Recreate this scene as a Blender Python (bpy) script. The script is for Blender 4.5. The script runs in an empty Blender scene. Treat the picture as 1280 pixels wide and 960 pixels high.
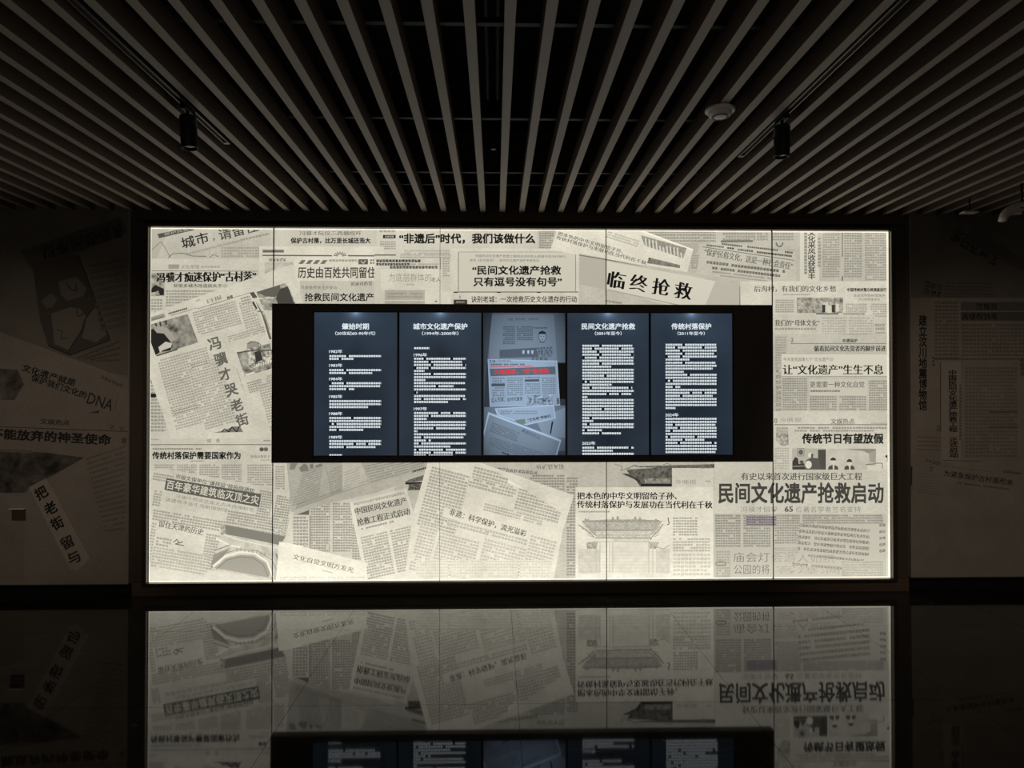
import bpy, bmesh, math, random
from mathutils import Vector, Matrix
random.seed(7)
SC = bpy.context.scene
COL = SC.collection

# ------------------------------------------------------------------ camera
F = 887.0
CAM_H = 1.65
cd = bpy.data.cameras.new('camera'); cam = bpy.data.objects.new('camera', cd); COL.objects.link(cam)
cd.sensor_width = 36; cd.lens = F*36/1280; cd.clip_start = .05
cam.location = (0, 0, CAM_H)
cam.rotation_euler = (math.pi/2 + math.atan(10/F), 0, -math.atan(21/F))
SC.camera = cam
# ------------------------------------------------------------------ world, exposure, lamps
SC.view_settings.view_transform = 'Standard'; SC.view_settings.look = 'None'
SC.view_settings.exposure = 0; SC.view_settings.gamma = 1
w = bpy.data.worlds.new('world'); SC.world = w; w.use_nodes = True
w.node_tree.nodes['Background'].inputs[0].default_value = (1, .85, .7, 1)
w.node_tree.nodes['Background'].inputs[1].default_value = .002

def spot(loc, to, power, angle, col=(1, .79, .67), r=.05):
    l = bpy.data.lights.new('added_wall_spot', 'SPOT'); l.energy = power; l.color = col
    l.spot_size = math.radians(angle); l.spot_blend = 1; l.shadow_soft_size = r
    o = bpy.data.objects.new('added_wall_spot', l); COL.objects.link(o); o.location = loc
    o.rotation_euler = (Vector(to)-Vector(loc)).to_track_quat('-Z', 'Y').to_euler()
    return o
ADDED_SPOTS = [((-1.9, 1.3, 2.80), (-3.75, 5.8, 1.15), 130, 40), ((1.9, 1.3, 2.80), (4.05, 5.8, .85), 135, 46)]  # added spots out of view, brightening the printed side walls
for a_ in ADDED_SPOTS: spot(*a_)
# added fill light behind the viewer, lifts the dark surfaces; no real source
al = bpy.data.lights.new('added_fill_light', 'AREA'); al.shape = 'RECTANGLE'; al.size = 5.5; al.size_y = 1.6; al.energy = 21; al.color = (1, .85, .73)
ao = bpy.data.objects.new('added_fill_light', al); COL.objects.link(ao); ao.location = (0, -3.8, 1.3); ao.rotation_euler = (math.pi/2, 0, 0)

# ------------------------------------------------------------------ pixel -> plane
ROT = cam.rotation_euler.to_matrix()
def hit(px, py, Y):
    d = ROT @ Vector(((px-640)/F, (480-py)/F, -1))
    return Vector((0, 0, CAM_H)) + d*(Y/d.y)
# depth of the back wall: where the ray through the mirror line meets the floor
def floor_depth(px, py):
    d = ROT @ Vector(((px-640)/F, (480-py)/F, -1)); return -CAM_H/d.z*d.y
YB = (floor_depth(187, 745) + floor_depth(1112, 740.3))/2      # front of the lightbox
print('YB', YB)
ZC = CAM_H + 1.467*YB/5.8                                           # underside of the slats

# ------------------------------------------------------------------ materials
def srgb(v):
    v = v/255
    return v/12.92 if v <= .04045 else ((v+.055)/1.055)**2.4
def warm(t): return (srgb(t), srgb(t*.973), srgb(t*.885), 1)
def cool(t): return (srgb(t*.86), srgb(t*.99), srgb(min(255, t*1.13)), 1)
def rgb(r, g, b): return (srgb(r), srgb(g), srgb(b), 1)
MATS = {}
def new_mat(name):
    m = bpy.data.materials.new(name); m.use_nodes = True
    return m, m.node_tree, m.node_tree.nodes['Principled BSDF']
def plain(name, col, rough=.6, metal=0, spec=.5, bump=0, scale=40, vary=0, stretch=None):
    if name in MATS: return MATS[name]
    m, nt, p = new_mat(name); N = nt.nodes; L = nt.links
    p.inputs['Base Color'].default_value = col; p.inputs['Roughness'].default_value = rough
    p.inputs['Metallic'].default_value = metal; p.inputs['Specular IOR Level'].default_value = spec
    if bump or vary:
        tc = N.new('ShaderNodeTexCoord'); mp = N.new('ShaderNodeMapping'); L.new(tc.outputs['Object'], mp.inputs[0])
        if stretch: mp.inputs['Scale'].default_value = stretch
        n = N.new('ShaderNodeTexNoise'); n.inputs['Scale'].default_value = scale; n.inputs['Detail'].default_value = 4
        L.new(mp.outputs[0], n.inputs['Vector'])
        if vary:
            mx = N.new('ShaderNodeMix'); mx.data_type = 'RGBA'
            mx.inputs[6].default_value = tuple(c*(1-vary) for c in col[:3])+(1,)
            mx.inputs[7].default_value = tuple(c*(1+vary) for c in col[:3])+(1,)
            L.new(n.outputs['Fac'], mx.inputs[0]); L.new(mx.outputs[2], p.inputs['Base Color'])
        if bump:
            b = N.new('ShaderNodeBump'); b.inputs['Strength'].default_value = bump; b.inputs['Distance'].default_value = .002
            L.new(n.outputs['Fac'], b.inputs['Height']); L.new(b.outputs[0], p.inputs['Normal'])
    MATS[name] = m
    return m

ZB, ZT = .11, 3.02
def math_node(nt, op, a, b=None, c=None):
    n = nt.nodes.new('ShaderNodeMath'); n.operation = op
    for i, v in enumerate((a, b, c)):
        if v is None: continue
        if isinstance(v, (int, float)): n.inputs[i].default_value = v
        else: nt.links.new(v, n.inputs[i])
    return n.outputs[0]
# strength of the tubes behind the lightbox sheet: stronger along its bottom and top rows
bg = bpy.data.node_groups.new('backlight', 'ShaderNodeTree')
bg.interface.new_socket('Strength', in_out='OUTPUT', socket_type='NodeSocketFloat')
go = bg.nodes.new('NodeGroupOutput'); geo = bg.nodes.new('ShaderNodeNewGeometry'); sx = bg.nodes.new('ShaderNodeSeparateXYZ')
bg.links.new(geo.outputs['Position'], sx.inputs[0])
mr = bg.nodes.new('ShaderNodeMapRange'); bg.links.new(sx.outputs['Z'], mr.inputs[0])
mr.inputs[1].default_value = ZB; mr.inputs[2].default_value = ZT
cr = bg.nodes.new('ShaderNodeValToRGB'); bg.links.new(mr.outputs[0], cr.inputs[0]); cr.color_ramp.interpolation = 'EASE'
els = cr.color_ramp.elements
def g(v): return (v/1.6, v/1.6, v/1.6, 1)
els[0].position = 0; els[0].color = g(1.46); els[1].position = 1; els[1].color = g(1.2)
for p_, v_ in ((.10, 1.27), (.27, 1.04), (.60, .96), (.88, 1.06)):
    e_ = els.new(p_); e_.color = g(v_)
st = bg.nodes.new('ShaderNodeMath'); st.operation = 'MULTIPLY'; st.inputs[1].default_value = 1.6
bg.links.new(cr.outputs[0], st.inputs[0]); bg.links.new(st.outputs[0], go.inputs[0])

# the picture shown on the middle screen darkens towards its corners
vg = bpy.data.node_groups.new('picture_vignette', 'ShaderNodeTree')
vg.interface.new_socket('Strength', in_out='OUTPUT', socket_type='NodeSocketFloat')
go2 = vg.nodes.new('NodeGroupOutput'); g2 = vg.nodes.new('ShaderNodeNewGeometry'); s2_ = vg.nodes.new('ShaderNodeSeparateXYZ'); vg.links.new(g2.outputs['Position'], s2_.inputs[0])
VX, VZ = .235, 1.70
u_ = math_node(vg, 'POWER', math_node(vg, 'ABSOLUTE', math_node(vg, 'DIVIDE', math_node(vg, 'SUBTRACT', s2_.outputs['X'], VX), .40)), 2.6)
v_ = math_node(vg, 'POWER', math_node(vg, 'ABSOLUTE', math_node(vg, 'DIVIDE', math_node(vg, 'SUBTRACT', s2_.outputs['Z'], VZ), .68)), 2.6)
r_ = math_node(vg, 'MAXIMUM', math_node(vg, 'SUBTRACT', 1.12, math_node(vg, 'MULTIPLY', math_node(vg, 'ADD', u_, v_), .72)), .12)
vg.links.new(r_, go2.inputs[0])

gg = bpy.data.node_groups.new('paper_grain', 'ShaderNodeTree')
gg.interface.new_socket('Scale', in_out='OUTPUT', socket_type='NodeSocketFloat')
go3 = gg.nodes.new('NodeGroupOutput'); g3 = gg.nodes.new('ShaderNodeNewGeometry')
mp3 = gg.nodes.new('ShaderNodeMapping'); mp3.inputs['Scale'].default_value = (1, 1, 2.0); gg.links.new(g3.outputs['Position'], mp3.inputs[0])
na = gg.nodes.new('ShaderNodeTexNoise'); na.inputs['Scale'].default_value = 36; na.inputs['Detail'].default_value = 5; na.inputs['Roughness'].default_value = .8; gg.links.new(mp3.outputs[0], na.inputs['Vector'])
nb = gg.nodes.new('ShaderNodeTexNoise'); nb.inputs['Scale'].default_value = 4.5; nb.inputs['Detail'].default_value = 4; gg.links.new(g3.outputs['Position'], nb.inputs['Vector'])
ra = gg.nodes.new('ShaderNodeMapRange'); gg.links.new(na.outputs['Fac'], ra.inputs[0]); ra.inputs[1].default_value = .25; ra.inputs[2].default_value = .75; ra.inputs[3].default_value = .82; ra.inputs[4].default_value = 1.16
rb = gg.nodes.new('ShaderNodeMapRange'); gg.links.new(nb.outputs['Fac'], rb.inputs[0]); rb.inputs[1].default_value = .3; rb.inputs[2].default_value = .7; rb.inputs[3].default_value = .90; rb.inputs[4].default_value = 1.08
gg.links.new(math_node(gg, 'MULTIPLY', ra.outputs[0], rb.outputs[0]), go3.inputs[0])
def grain(nt, col):
    gn = nt.nodes.new('ShaderNodeGroup'); gn.node_tree = gg
    vm = nt.nodes.new('ShaderNodeVectorMath'); vm.operation = 'SCALE'; nt.links.new(col, vm.inputs[0]); nt.links.new(gn.outputs[0], vm.inputs['Scale']); return vm.outputs[0]

def emit_setup(nt, p, colour_out, colour_val, surf):
    """surf: 'back' backlit sheet, 'screen' display, 'wall' unlit print"""
    if surf == 'wall':
        if colour_out: nt.links.new(colour_out, p.inputs['Base Color'])
        else: p.inputs['Base Color'].default_value = colour_val
        p.inputs['Roughness'].default_value = .55; p.inputs['Specular IOR Level'].default_value = .25
        return
    p.inputs['Base Color'].default_value = (.03, .03, .03, 1); p.inputs['Roughness'].default_value = .35
    p.inputs['Specular IOR Level'].default_value = .15
    if colour_out: nt.links.new(colour_out, p.inputs['Emission Color'])
    else: p.inputs['Emission Color'].default_value = colour_val
    if surf == 'picture':
        gn = nt.nodes.new('ShaderNodeGroup'); gn.node_tree = vg
        nt.links.new(gn.outputs[0], p.inputs['Emission Strength'])
    elif surf == 'back':
        gn = nt.nodes.new('ShaderNodeGroup'); gn.node_tree = bg
        nt.links.new(gn.outputs[0], p.inputs['Emission Strength'])
    else:
        p.inputs['Emission Strength'].default_value = 1

def tintf(surf): return cool if surf in ('screen', 'picture') else warm
def as_col(surf, c): return rgb(*c) if isinstance(c, tuple) else tintf(surf)(c)
def flat_mat(surf, c, sample=False):
    k = f'ink_{surf}_{c}_{sample}'
    if k in MATS: return MATS[k]
    m, nt, p = new_mat('printed ink'); emit_setup(nt, p, None, as_col(surf, c), surf)
    if not sample: m.cycles.emission_sampling = 'NONE'
    MATS[k] = m; return m
def paper_mat(surf, c, blot=.06):
    k = f'paper_{surf}_{c}_{blot}'
    if k in MATS: return MATS[k]
    m, nt, p = new_mat('newsprint paper'); N = nt.nodes; L = nt.links
    a = as_col(surf, c)
    geo = N.new('ShaderNodeNewGeometry')
    n = N.new('ShaderNodeTexNoise'); n.inputs['Scale'].default_value = 3.1; n.inputs['Detail'].default_value = 6; n.inputs['Roughness'].default_value = .65
    L.new(geo.outputs['Position'], n.inputs['Vector'])
    mx = N.new('ShaderNodeMix'); mx.data_type = 'RGBA'
    mx.inputs[6].default_value = tuple(x*(1-2.2*blot) for x in a[:3])+(1,); mx.inputs[7].default_value = tuple(x*(1+2.2*blot) for x in a[:3])+(1,)
    L.new(n.outputs['Fac'], mx.inputs[0])
    emit_setup(nt, p, grain(nt, mx.outputs[2]), None, surf)
    MATS[k] = m; return m
def body_mat(surf, paper, ink, kind='text'):
    """lines of small print: UV counts characters along and lines down"""
    k = f'body_{surf}_{paper}_{ink}_{kind}'
    if k in MATS: return MATS[k]
    m, nt, p = new_mat('small print'); N = nt.nodes; L = nt.links
    uv = N.new('ShaderNodeUVMap'); s = N.new('ShaderNodeSeparateXYZ'); L.new(uv.outputs[0], s.inputs[0])
    u, v = s.outputs['X'], s.outputs['Y']
    fu = math_node(nt, 'FRACT', u); fv = math_node(nt, 'FRACT', v)
    lo, hi = (.2, .84) if kind == 'text' else (.08, .94)
    lm = math_node(nt, 'MULTIPLY', math_node(nt, 'GREATER_THAN', fv, lo), math_node(nt, 'LESS_THAN', fv, hi))
    cm = math_node(nt, 'MULTIPLY', math_node(nt, 'GREATER_THAN', fu, .09), math_node(nt, 'LESS_THAN', fu, .93))
    c2 = N.new('ShaderNodeCombineXYZ'); L.new(math_node(nt, 'FLOOR', u), c2.inputs[0]); L.new(math_node(nt, 'FLOOR', v), c2.inputs[1])
    wn = N.new('ShaderNodeTexWhiteNoise'); wn.noise_dimensions = '2D'; L.new(c2.outputs[0], wn.inputs['Vector'])
    sp = math_node(nt, 'GREATER_THAN', wn.outputs['Value'], .035)
    n = N.new('ShaderNodeTexNoise'); n.noise_dimensions = '2D'; n.inputs['Scale'].default_value = 3.4; n.inputs['Detail'].default_value = 1.5
    L.new(uv.outputs[0], n.inputs['Vector'])
    # strokes: bands of a distorted wave, so a cell reads as a small character
    wv = N.new('ShaderNodeTexNoise'); wv.noise_dimensions = '2D'; wv.inputs['Scale'].default_value = 1.0; wv.inputs['Detail'].default_value = 0
    mp = N.new('ShaderNodeMapping'); L.new(uv.outputs[0], mp.inputs[0]); mp.inputs['Scale'].default_value = (7, 2.4, 1); L.new(mp.outputs[0], wv.inputs['Vector'])
    mn = math_node(nt, 'MAXIMUM', n.outputs['Fac'], wv.outputs['Fac'])
    thr = {'text': .47, 'dense': .44, 'brush': .55}[kind]
    sm = N.new('ShaderNodeMapRange'); L.new(mn, sm.inputs[0]); sm.inputs[1].default_value = thr-.04; sm.inputs[2].default_value = thr+.05
    mask = math_node(nt, 'MULTIPLY', math_node(nt, 'MULTIPLY', lm, cm), math_node(nt, 'MULTIPLY', sp, sm.outputs[0]))
    mx = N.new('ShaderNodeMix'); mx.data_type = 'RGBA'; L.new(mask, mx.inputs[0])
    mx.inputs[6].default_value = as_col(surf, paper); mx.inputs[7].default_value = as_col(surf, ink)
    emit_setup(nt, p, grain(nt, mx.outputs[2]) if surf in ('back', 'wall') else mx.outputs[2], None, surf)
    if surf != 'back': m.cycles.emission_sampling = 'NONE'
    MATS[k] = m; return m
def photo_mat(surf, dark, light, scale=16, mid=.5, soft=.16):
    k = f'photo_{surf}_{dark}_{light}_{scale}_{mid}_{soft}'
    if k in MATS: return MATS[k]
    m, nt, p = new_mat('halftone photograph'); N = nt.nodes; L = nt.links
    geo = N.new('ShaderNodeNewGeometry')
    n = N.new('ShaderNodeTexNoise'); n.inputs['Scale'].default_value = scale; n.inputs['Detail'].default_value = 7; n.inputs['Roughness'].default_value = .7
    L.new(geo.outputs['Position'], n.inputs['Vector'])
    sm = N.new('ShaderNodeMapRange'); L.new(n.outputs['Fac'], sm.inputs[0]); sm.inputs[1].default_value = mid-soft; sm.inputs[2].default_value = mid+soft
    mx = N.new('ShaderNodeMix'); mx.data_type = 'RGBA'; L.new(sm.outputs[0], mx.inputs[0])
    mx.inputs[6].default_value = as_col(surf, dark); mx.inputs[7].default_value = as_col(surf, light)
    emit_setup(nt, p, mx.outputs[2], None, surf)
    if surf != 'back': m.cycles.emission_sampling = 'NONE'
    MATS[k] = m; return m

# ------------------------------------------------------------------ object helpers
def tag(o, label=None, cat=None, group=None, kind=None):
    if label: o['label'] = label
    if cat: o['category'] = cat
    if group: o['group'] = group
    if kind: o['kind'] = kind
    return o
def empty(name, loc, label=None, cat=None, group=None):
    o = bpy.data.objects.new(name, None); COL.objects.link(o); o.location = loc; o.empty_display_size = .1
    return tag(o, label, cat, group)
def link_mesh(name, me, mat, parent=None):
    o = bpy.data.objects.new(name, me); COL.objects.link(o)
    if mat and not me.materials: me.materials.append(mat)
    if parent:
        o.parent = parent
        q = parent; off = Vector()
        while q: off += q.location; q = q.parent
        o.location = -off
    return o
def from_bm(name, bm, mat, parent=None, smooth=False):
    me = bpy.data.meshes.new(name); bm.to_mesh(me); bm.free()
    if smooth:
        for f_ in me.polygons: f_.use_smooth = True
    return link_mesh(name, me, mat, parent)
def add_box(bm, x0, x1, y0, y1, z0, z1, bev=0):
    r = bmesh.ops.create_cube(bm, size=1)
    vs = r['verts']
    for v in vs:
        v.co = Vector(((x0+x1)/2+v.co.x*(x1-x0), (y0+y1)/2+v.co.y*(y1-y0), (z0+z1)/2+v.co.z*(z1-z0)))
    if bev:
        es = list({e for v in vs for e in v.link_edges})
        bmesh.ops.bevel(bm, geom=es, offset=bev, segments=2, profile=.5, affect='EDGES')
def box(name, dims, mat, parent=None, bev=0):
    bm = bmesh.new(); add_box(bm, *dims, bev=bev); return from_bm(name, bm, mat, parent)
def add_lathe(bm, prof, c, seg=28, axis='Z', M=None):
    """prof: (radius, height) pairs; closed at both ends"""
    rings = []
    for r, h in prof:
        ring = []
        for k in range(seg):
            a = 2*math.pi*k/seg; v = Vector((r*math.cos(a), r*math.sin(a), h))
            if M: v = M @ v
            ring.append(bm.verts.new(v + Vector(c)))
        rings.append(ring)
    for a, b in zip(rings, rings[1:]):
        for k in range(seg): bm.faces.new((a[k], a[(k+1) % seg], b[(k+1) % seg], b[k]))
    bm.faces.new(rings[0][::-1]); bm.faces.new(rings[-1])
    bmesh.ops.recalc_face_normals(bm, faces=bm.faces)
def lathe(name, prof, c, mat, parent=None, seg=28, M=None, smooth=True):
    bm = bmesh.new(); add_lathe(bm, prof, c, seg, M=M); o = from_bm(name, bm, mat, parent, smooth=False)
    if smooth:
        for f_ in o.data.polygons: f_.use_smooth = len(f_.vertices) == 4
    return o
def tube(name, pts, r, mat, parent=None, seg=10):
    bm = bmesh.new(); prev = None
    for i, p in enumerate(pts):
        p = Vector(p); d = (Vector(pts[min(i+1, len(pts)-1)])-Vector(pts[max(i-1, 0)])).normalized()
        q = d.to_track_quat('Z', 'Y').to_matrix()
        ring = [bm.verts.new(p + q @ Vector((r*math.cos(2*math.pi*k/seg), r*math.sin(2*math.pi*k/seg), 0))) for k in range(seg)]
        if prev:
            for k in range(seg): bm.faces.new((prev[k], prev[(k+1) % seg], ring[(k+1) % seg], ring[k]))
        else: bm.faces.new(ring[::-1])
        prev = ring
    bm.faces.new(prev); bmesh.ops.recalc_face_normals(bm, faces=bm.faces)
    return from_bm(name, bm, mat, parent, smooth=True)

# ------------------------------------------------------------------ print DSL (px of the photograph -> points on a real plane)
def area(P): return sum(P[i][0]*P[(i+1) % len(P)][1]-P[(i+1) % len(P)][0]*P[i][1] for i in range(len(P)))/2
def clip_poly(P, Q):
    """clip polygon P by convex polygon Q"""
    if area(Q) < 0: Q = Q[::-1]
    out = list(P)
    for i in range(len(Q)):
        a, b = Q[i], Q[(i+1) % len(Q)]
        def side(p): return (b[0]-a[0])*(p[1]-a[1])-(b[1]-a[1])*(p[0]-a[0])
        res = []
        for j in range(len(out)):
            p, q = out[j], out[(j+1) % len(out)]; sp, sq = side(p), side(q)
            if sp >= 0: res.append(p)
            if (sp >= 0) != (sq >= 0):
                t = sp/(sp-sq); res.append((p[0]+(q[0]-p[0])*t, p[1]+(q[1]-p[1])*t))
        out = res
        if len(out) < 3: return []
    return out

GLYPH = {}
def glyphs(s, offset):
    k = (s, offset)
    if k in GLYPH: return GLYPH[k]
    c = bpy.data.curves.new('t', 'FONT'); c.body = s; c.resolution_u = 2; c.offset = offset; c.space_line = .95
    o = bpy.data.objects.new('t', c); COL.objects.link(o)
    dg = bpy.context.evaluated_depsgraph_get()
    me = bpy.data.meshes.new_from_object(o.evaluated_get(dg))
    vs = [v.co.copy() for v in me.vertices]; fs = [tuple(p.vertices) for p in me.polygons]
    bpy.data.objects.remove(o); bpy.data.curves.remove(c); bpy.data.meshes.remove(me)
    x0 = min(v.x for v in vs); x1 = max(v.x for v in vs); y0 = min(v.y for v in vs); y1 = max(v.y for v in vs)
    vs = [((v.x-x0)/(x1-x0), (v.y-y0)/(y1-y0)) for v in vs]
    GLYPH[k] = (vs, fs, x1-x0, y1-y0); return GLYPH[k]

class Surf:
    def __init__(s, kind, Y, bounds, root, step=.0004):
        s.kind, s.Y, s.bounds, s.root, s.step, s.n = kind, Y, bounds, root, step, 0
    def next(s): s.n += 1; return s.Y - s.n*s.step
    def clipping(s, poly, tone, name='clipping', blot=.06, label=None, mat=None):
        return Clip(s, poly, tone, name, blot, label, mat)
class Clip:
    def __init__(c, s, poly, tone, name, blot, label, mat=None):
        c.s, c.tone, c.y = s, tone, s.next()
        c.poly = clip_poly(poly, s.bounds); c.n = 0
        me = bpy.data.meshes.new(name)
        me.from_pydata([hit(x, y, c.y) for x, y in c.poly], [], [tuple(range(len(c.poly)))])
        c.o = link_mesh(name, me, mat or paper_mat(s.kind, tone, blot), s.root)
        if label: c.o['label'] = label
    def ynext(c): c.n += 1; return c.y - .00008 - .00001*c.n
    def _mesh(c, name, vs, fs, mat):
        me = bpy.data.meshes.new(name); me.from_pydata(vs, [], fs); return link_mesh(name, me, mat, c.o)
    def shape(c, P, col, name='printed_band', mat=None, raw=False):
        P = list(P) if raw else clip_poly(P, c.poly)
        if len(P) < 3: return None
        y = c.ynext()
        return c._mesh(name, [hit(a, b, y) for a, b in P], [tuple(range(len(P)))], mat or flat_mat(c.s.kind, col))
    def photo(c, P, dark, light, scale=16, mid=.5, soft=.16): return c.shape(P, 0, 'printed_photo', photo_mat(c.s.kind, dark, light, scale, mid, soft))
    def line(c, p, q, w=1., col=90, name='printed_rule'):
        dx, dy = q[0]-p[0], q[1]-p[1]; l = math.hypot(dx, dy); nx, ny = -dy/l*w/2, dx/l*w/2
        return c.shape([(p[0]+nx, p[1]+ny), (q[0]+nx, q[1]+ny), (q[0]-nx, q[1]-ny), (p[0]-nx, p[1]-ny)], col, name)
    def path(c, pts, w, col, name='printed_line_drawing'):
        y = c.ynext(); vs = []; fs = []
        for p, q in zip(pts, pts[1:]):
            dx, dy = q[0]-p[0], q[1]-p[1]; l = math.hypot(dx, dy) or 1; nx, ny = -dy/l*w/2, dx/l*w/2
            P = clip_poly([(p[0]+nx, p[1]+ny), (q[0]+nx, q[1]+ny), (q[0]-nx, q[1]-ny), (p[0]-nx, p[1]-ny)], c.poly)
            if len(P) < 3: continue
            b = len(vs); vs += [hit(a_, b_, y) for a_, b_ in P]; fs.append(tuple(range(b, b+len(P))))
        if vs: return c._mesh(name, vs, fs, flat_mat(c.s.kind, col))
    def body(c, P, Q, R, lines, ink=None, kind='text', paper=None, name='body_text', asp=1.0):
        """parallelogram: P top-left, Q top-right, R bottom-left (px); lines of print"""
        ux, uy = Q[0]-P[0], Q[1]-P[1]; vx, vy = R[0]-P[0], R[1]-P[1]
        quad = [P, Q, (Q[0]+vx, Q[1]+vy), R]; poly = clip_poly(quad, c.poly)
        if len(poly) < 3: return None
        chars = math.hypot(ux, uy)/(math.hypot(vx, vy)/lines)*asp; det = ux*vy-uy*vx
        y = c.ynext(); me = bpy.data.meshes.new(name)
        me.from_pydata([hit(a, b, y) for a, b in poly], [], [tuple(range(len(poly)))])
        uvl = me.uv_layers.new(name='UVMap'); s1, s2 = random.randint(0, 80), random.randint(0, 80)
        for i, (a, b) in enumerate(poly):
            dx, dy = a-P[0], b-P[1]; s_ = (dx*vy-dy*vx)/det; t_ = (ux*dy-uy*dx)/det
            uvl.data[i].uv = (s_*chars+s1, t_*lines+s2)
        t = c.tone if paper is None else paper
        ink = ink if ink is not None else max(30, t-72)
        if kind == 'text' and c.s.kind == 'back' and not isinstance(t, tuple) and not isinstance(ink, tuple): ink = int(t-(t-ink)*.74)
        return link_mesh(name, me, body_mat(c.s.kind, t, ink, kind), c.o)
    def text(c, s, p0, p1, h, col=30, w=0., serif=0., up=None, vertical=False, name='headline', off=0., crop=False):
        """centre line p0 -> p1 (px). horizontal: h is the letter height; vertical: h is the letter width"""
        body = '\n'.join(s) if vertical else s
        vs, fs, W, H = glyphs(body, off)
        dx, dy = p1[0]-p0[0], p1[1]-p0[1]; l = math.hypot(dx, dy)
        if vertical:
            down = (dx, dy)
            if up is None: ax = (dy/l*h, -dx/l*h)
            else: ax = (up[0]*h, up[1]*h)
            o = (p0[0]-ax[0]/2, p0[1]-ax[1]/2)
            fn = lambda u, v: (o[0]+ax[0]*u+down[0]*(1-v), o[1]+ax[1]*u+down[1]*(1-v))
            su, sv = W, H
        else:
            nx, ny = -dy/l, dx/l
            fn = lambda u, v: (p0[0]+dx*u+nx*h*(.5-v), p0[1]+dy*u+ny*h*(.5-v))
            su, sv = W, H
        sh = [(0, 0)]
        if w: sh = [(0, 0), (-w, -w), (w, w), (-w, w), (w, -w), (w, 0), (-w, 0), (0, w), (0, -w)][:9 if w > .02 else 5]
        if serif: sh = [(-serif, 0), (0, 0), (serif, 0)]
        y = c.ynext(); V = []; Fs = []
        for k, (a, b) in enumerate(sh):
            base = len(V)
            for u, v in vs:
                x_, y_ = fn(u+a/su, v+b/sv); V.append(hit(x_, y_, y - k*.000004))
            Fs += [tuple(i+base for i in f) for f in fs]
        o_ = c._mesh(name, V, Fs, flat_mat(c.s.kind, col))
        if crop:
            bm = bmesh.new(); bm.from_mesh(o_.data); B = c.s.bounds
            xs = [hit(*b, y).x for b in B]; zs = [hit(*b, y).z for b in B]
            for co, no in (((min(xs), 0, 0), (-1, 0, 0)), ((max(xs), 0, 0), (1, 0, 0)), ((0, 0, min(zs)), (0, 0, -1)), ((0, 0, min(hit(*B[0], y).z, hit(*B[1], y).z)), (0, 0, 1))):
                bmesh.ops.bisect_plane(bm, geom=bm.verts[:]+bm.edges[:]+bm.faces[:], plane_co=co, plane_no=no, clear_outer=True)
            bm.to_mesh(o_.data); bm.free()
        return o_

# ------------------------------------------------------------------ room shell
M_wall = plain('dark wall paint', rgb(80, 71, 60), .7, spec=.2, bump=.1, scale=60, vary=.08)
M_plenum = plain('black plenum paint', rgb(18, 17, 17), .9, spec=.1, vary=.2, scale=4)
M_room = plain('grey brown room paint', rgb(84, 76, 68), .8, spec=.2, vary=.08, scale=3)
M_slat_shaded = plain('shaded brown slat side', rgb(104, 88, 77), .6, spec=.25, bump=.15, scale=22, vary=.12, stretch=(8, .35, 8))  # slat sides: their shade is put into a darker colour
M_slat_lit = plain('lit grey slat laminate', rgb(186, 173, 162), .55, spec=.35, bump=.15, scale=22, vary=.12, stretch=(8, .35, 8))
M_grout = plain('black floor joint', rgb(64, 58, 50), .7, spec=.3, vary=.1)
m, nt, p = new_mat('polished black stone tile'); MATS['tile'] = m; M_tile = m
N, L = nt.nodes, nt.links
geo = N.new('ShaderNodeNewGeometry'); n1 = N.new('ShaderNodeTexNoise'); n1.inputs['Scale'].default_value = 1.7; n1.inputs['Detail'].default_value = 8; n1.inputs['Roughness'].default_value = .62
L.new(geo.outputs['Position'], n1.inputs['Vector'])
mx = N.new('ShaderNodeMix'); mx.data_type = 'RGBA'; mx.inputs[6].default_value = rgb(16, 15, 14); mx.inputs[7].default_value = rgb(40, 37, 33)
L.new(n1.outputs['Fac'], mx.inputs[0]); 
# thin pale veins
n2 = N.new('ShaderNodeTexNoise'); n2.inputs['Scale'].default_value = .9; n2.inputs['Detail'].default_value = 5; n2.inputs['Distortion'].default_value = 1.2
L.new(geo.outputs['Position'], n2.inputs['Vector'])
vn = math_node(nt, 'LESS_THAN', math_node(nt, 'ABSOLUTE', math_node(nt, 'SUBTRACT', n2.outputs['Fac'], .5)), .0014)
mx2 = N.new('ShaderNodeMix'); mx2.data_type = 'RGBA'; L.new(math_node(nt, 'MULTIPLY', vn, .5), mx2.inputs[0]); L.new(mx.outputs[2], mx2.inputs[6]); mx2.inputs[7].default_value = rgb(90, 84, 74)
L.new(mx2.outputs[2], p.inputs['Base Color'])
rr = N.new('ShaderNodeMapRange'); L.new(n1.outputs['Fac'], rr.inputs[0]); rr.inputs[3].default_value = .015; rr.inputs[4].default_value = .06
L.new(rr.outputs[0], p.inputs['Roughness']); p.inputs['IOR'].default_value = 1.45

XL, XR, YF = -6.4, 6.4, -4.0
Y_WALL = YB + .13
ZTOP = ZC + .75
tag(box('wall_back', (XL-.2, XR+.2, Y_WALL, Y_WALL+.2, -.1, ZTOP), M_wall), kind='structure')
tag(box('wall_left', (XL-.2, XL, YF, Y_WALL, -.1, ZTOP), M_room), kind='structure')
tag(box('wall_right', (XR, XR+.2, YF, Y_WALL, -.1, ZTOP), M_room), kind='structure')
tag(box('wall_front', (XL-.2, XR+.2, YF-.2, YF, -.1, ZTOP), M_room), kind='structure')
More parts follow.
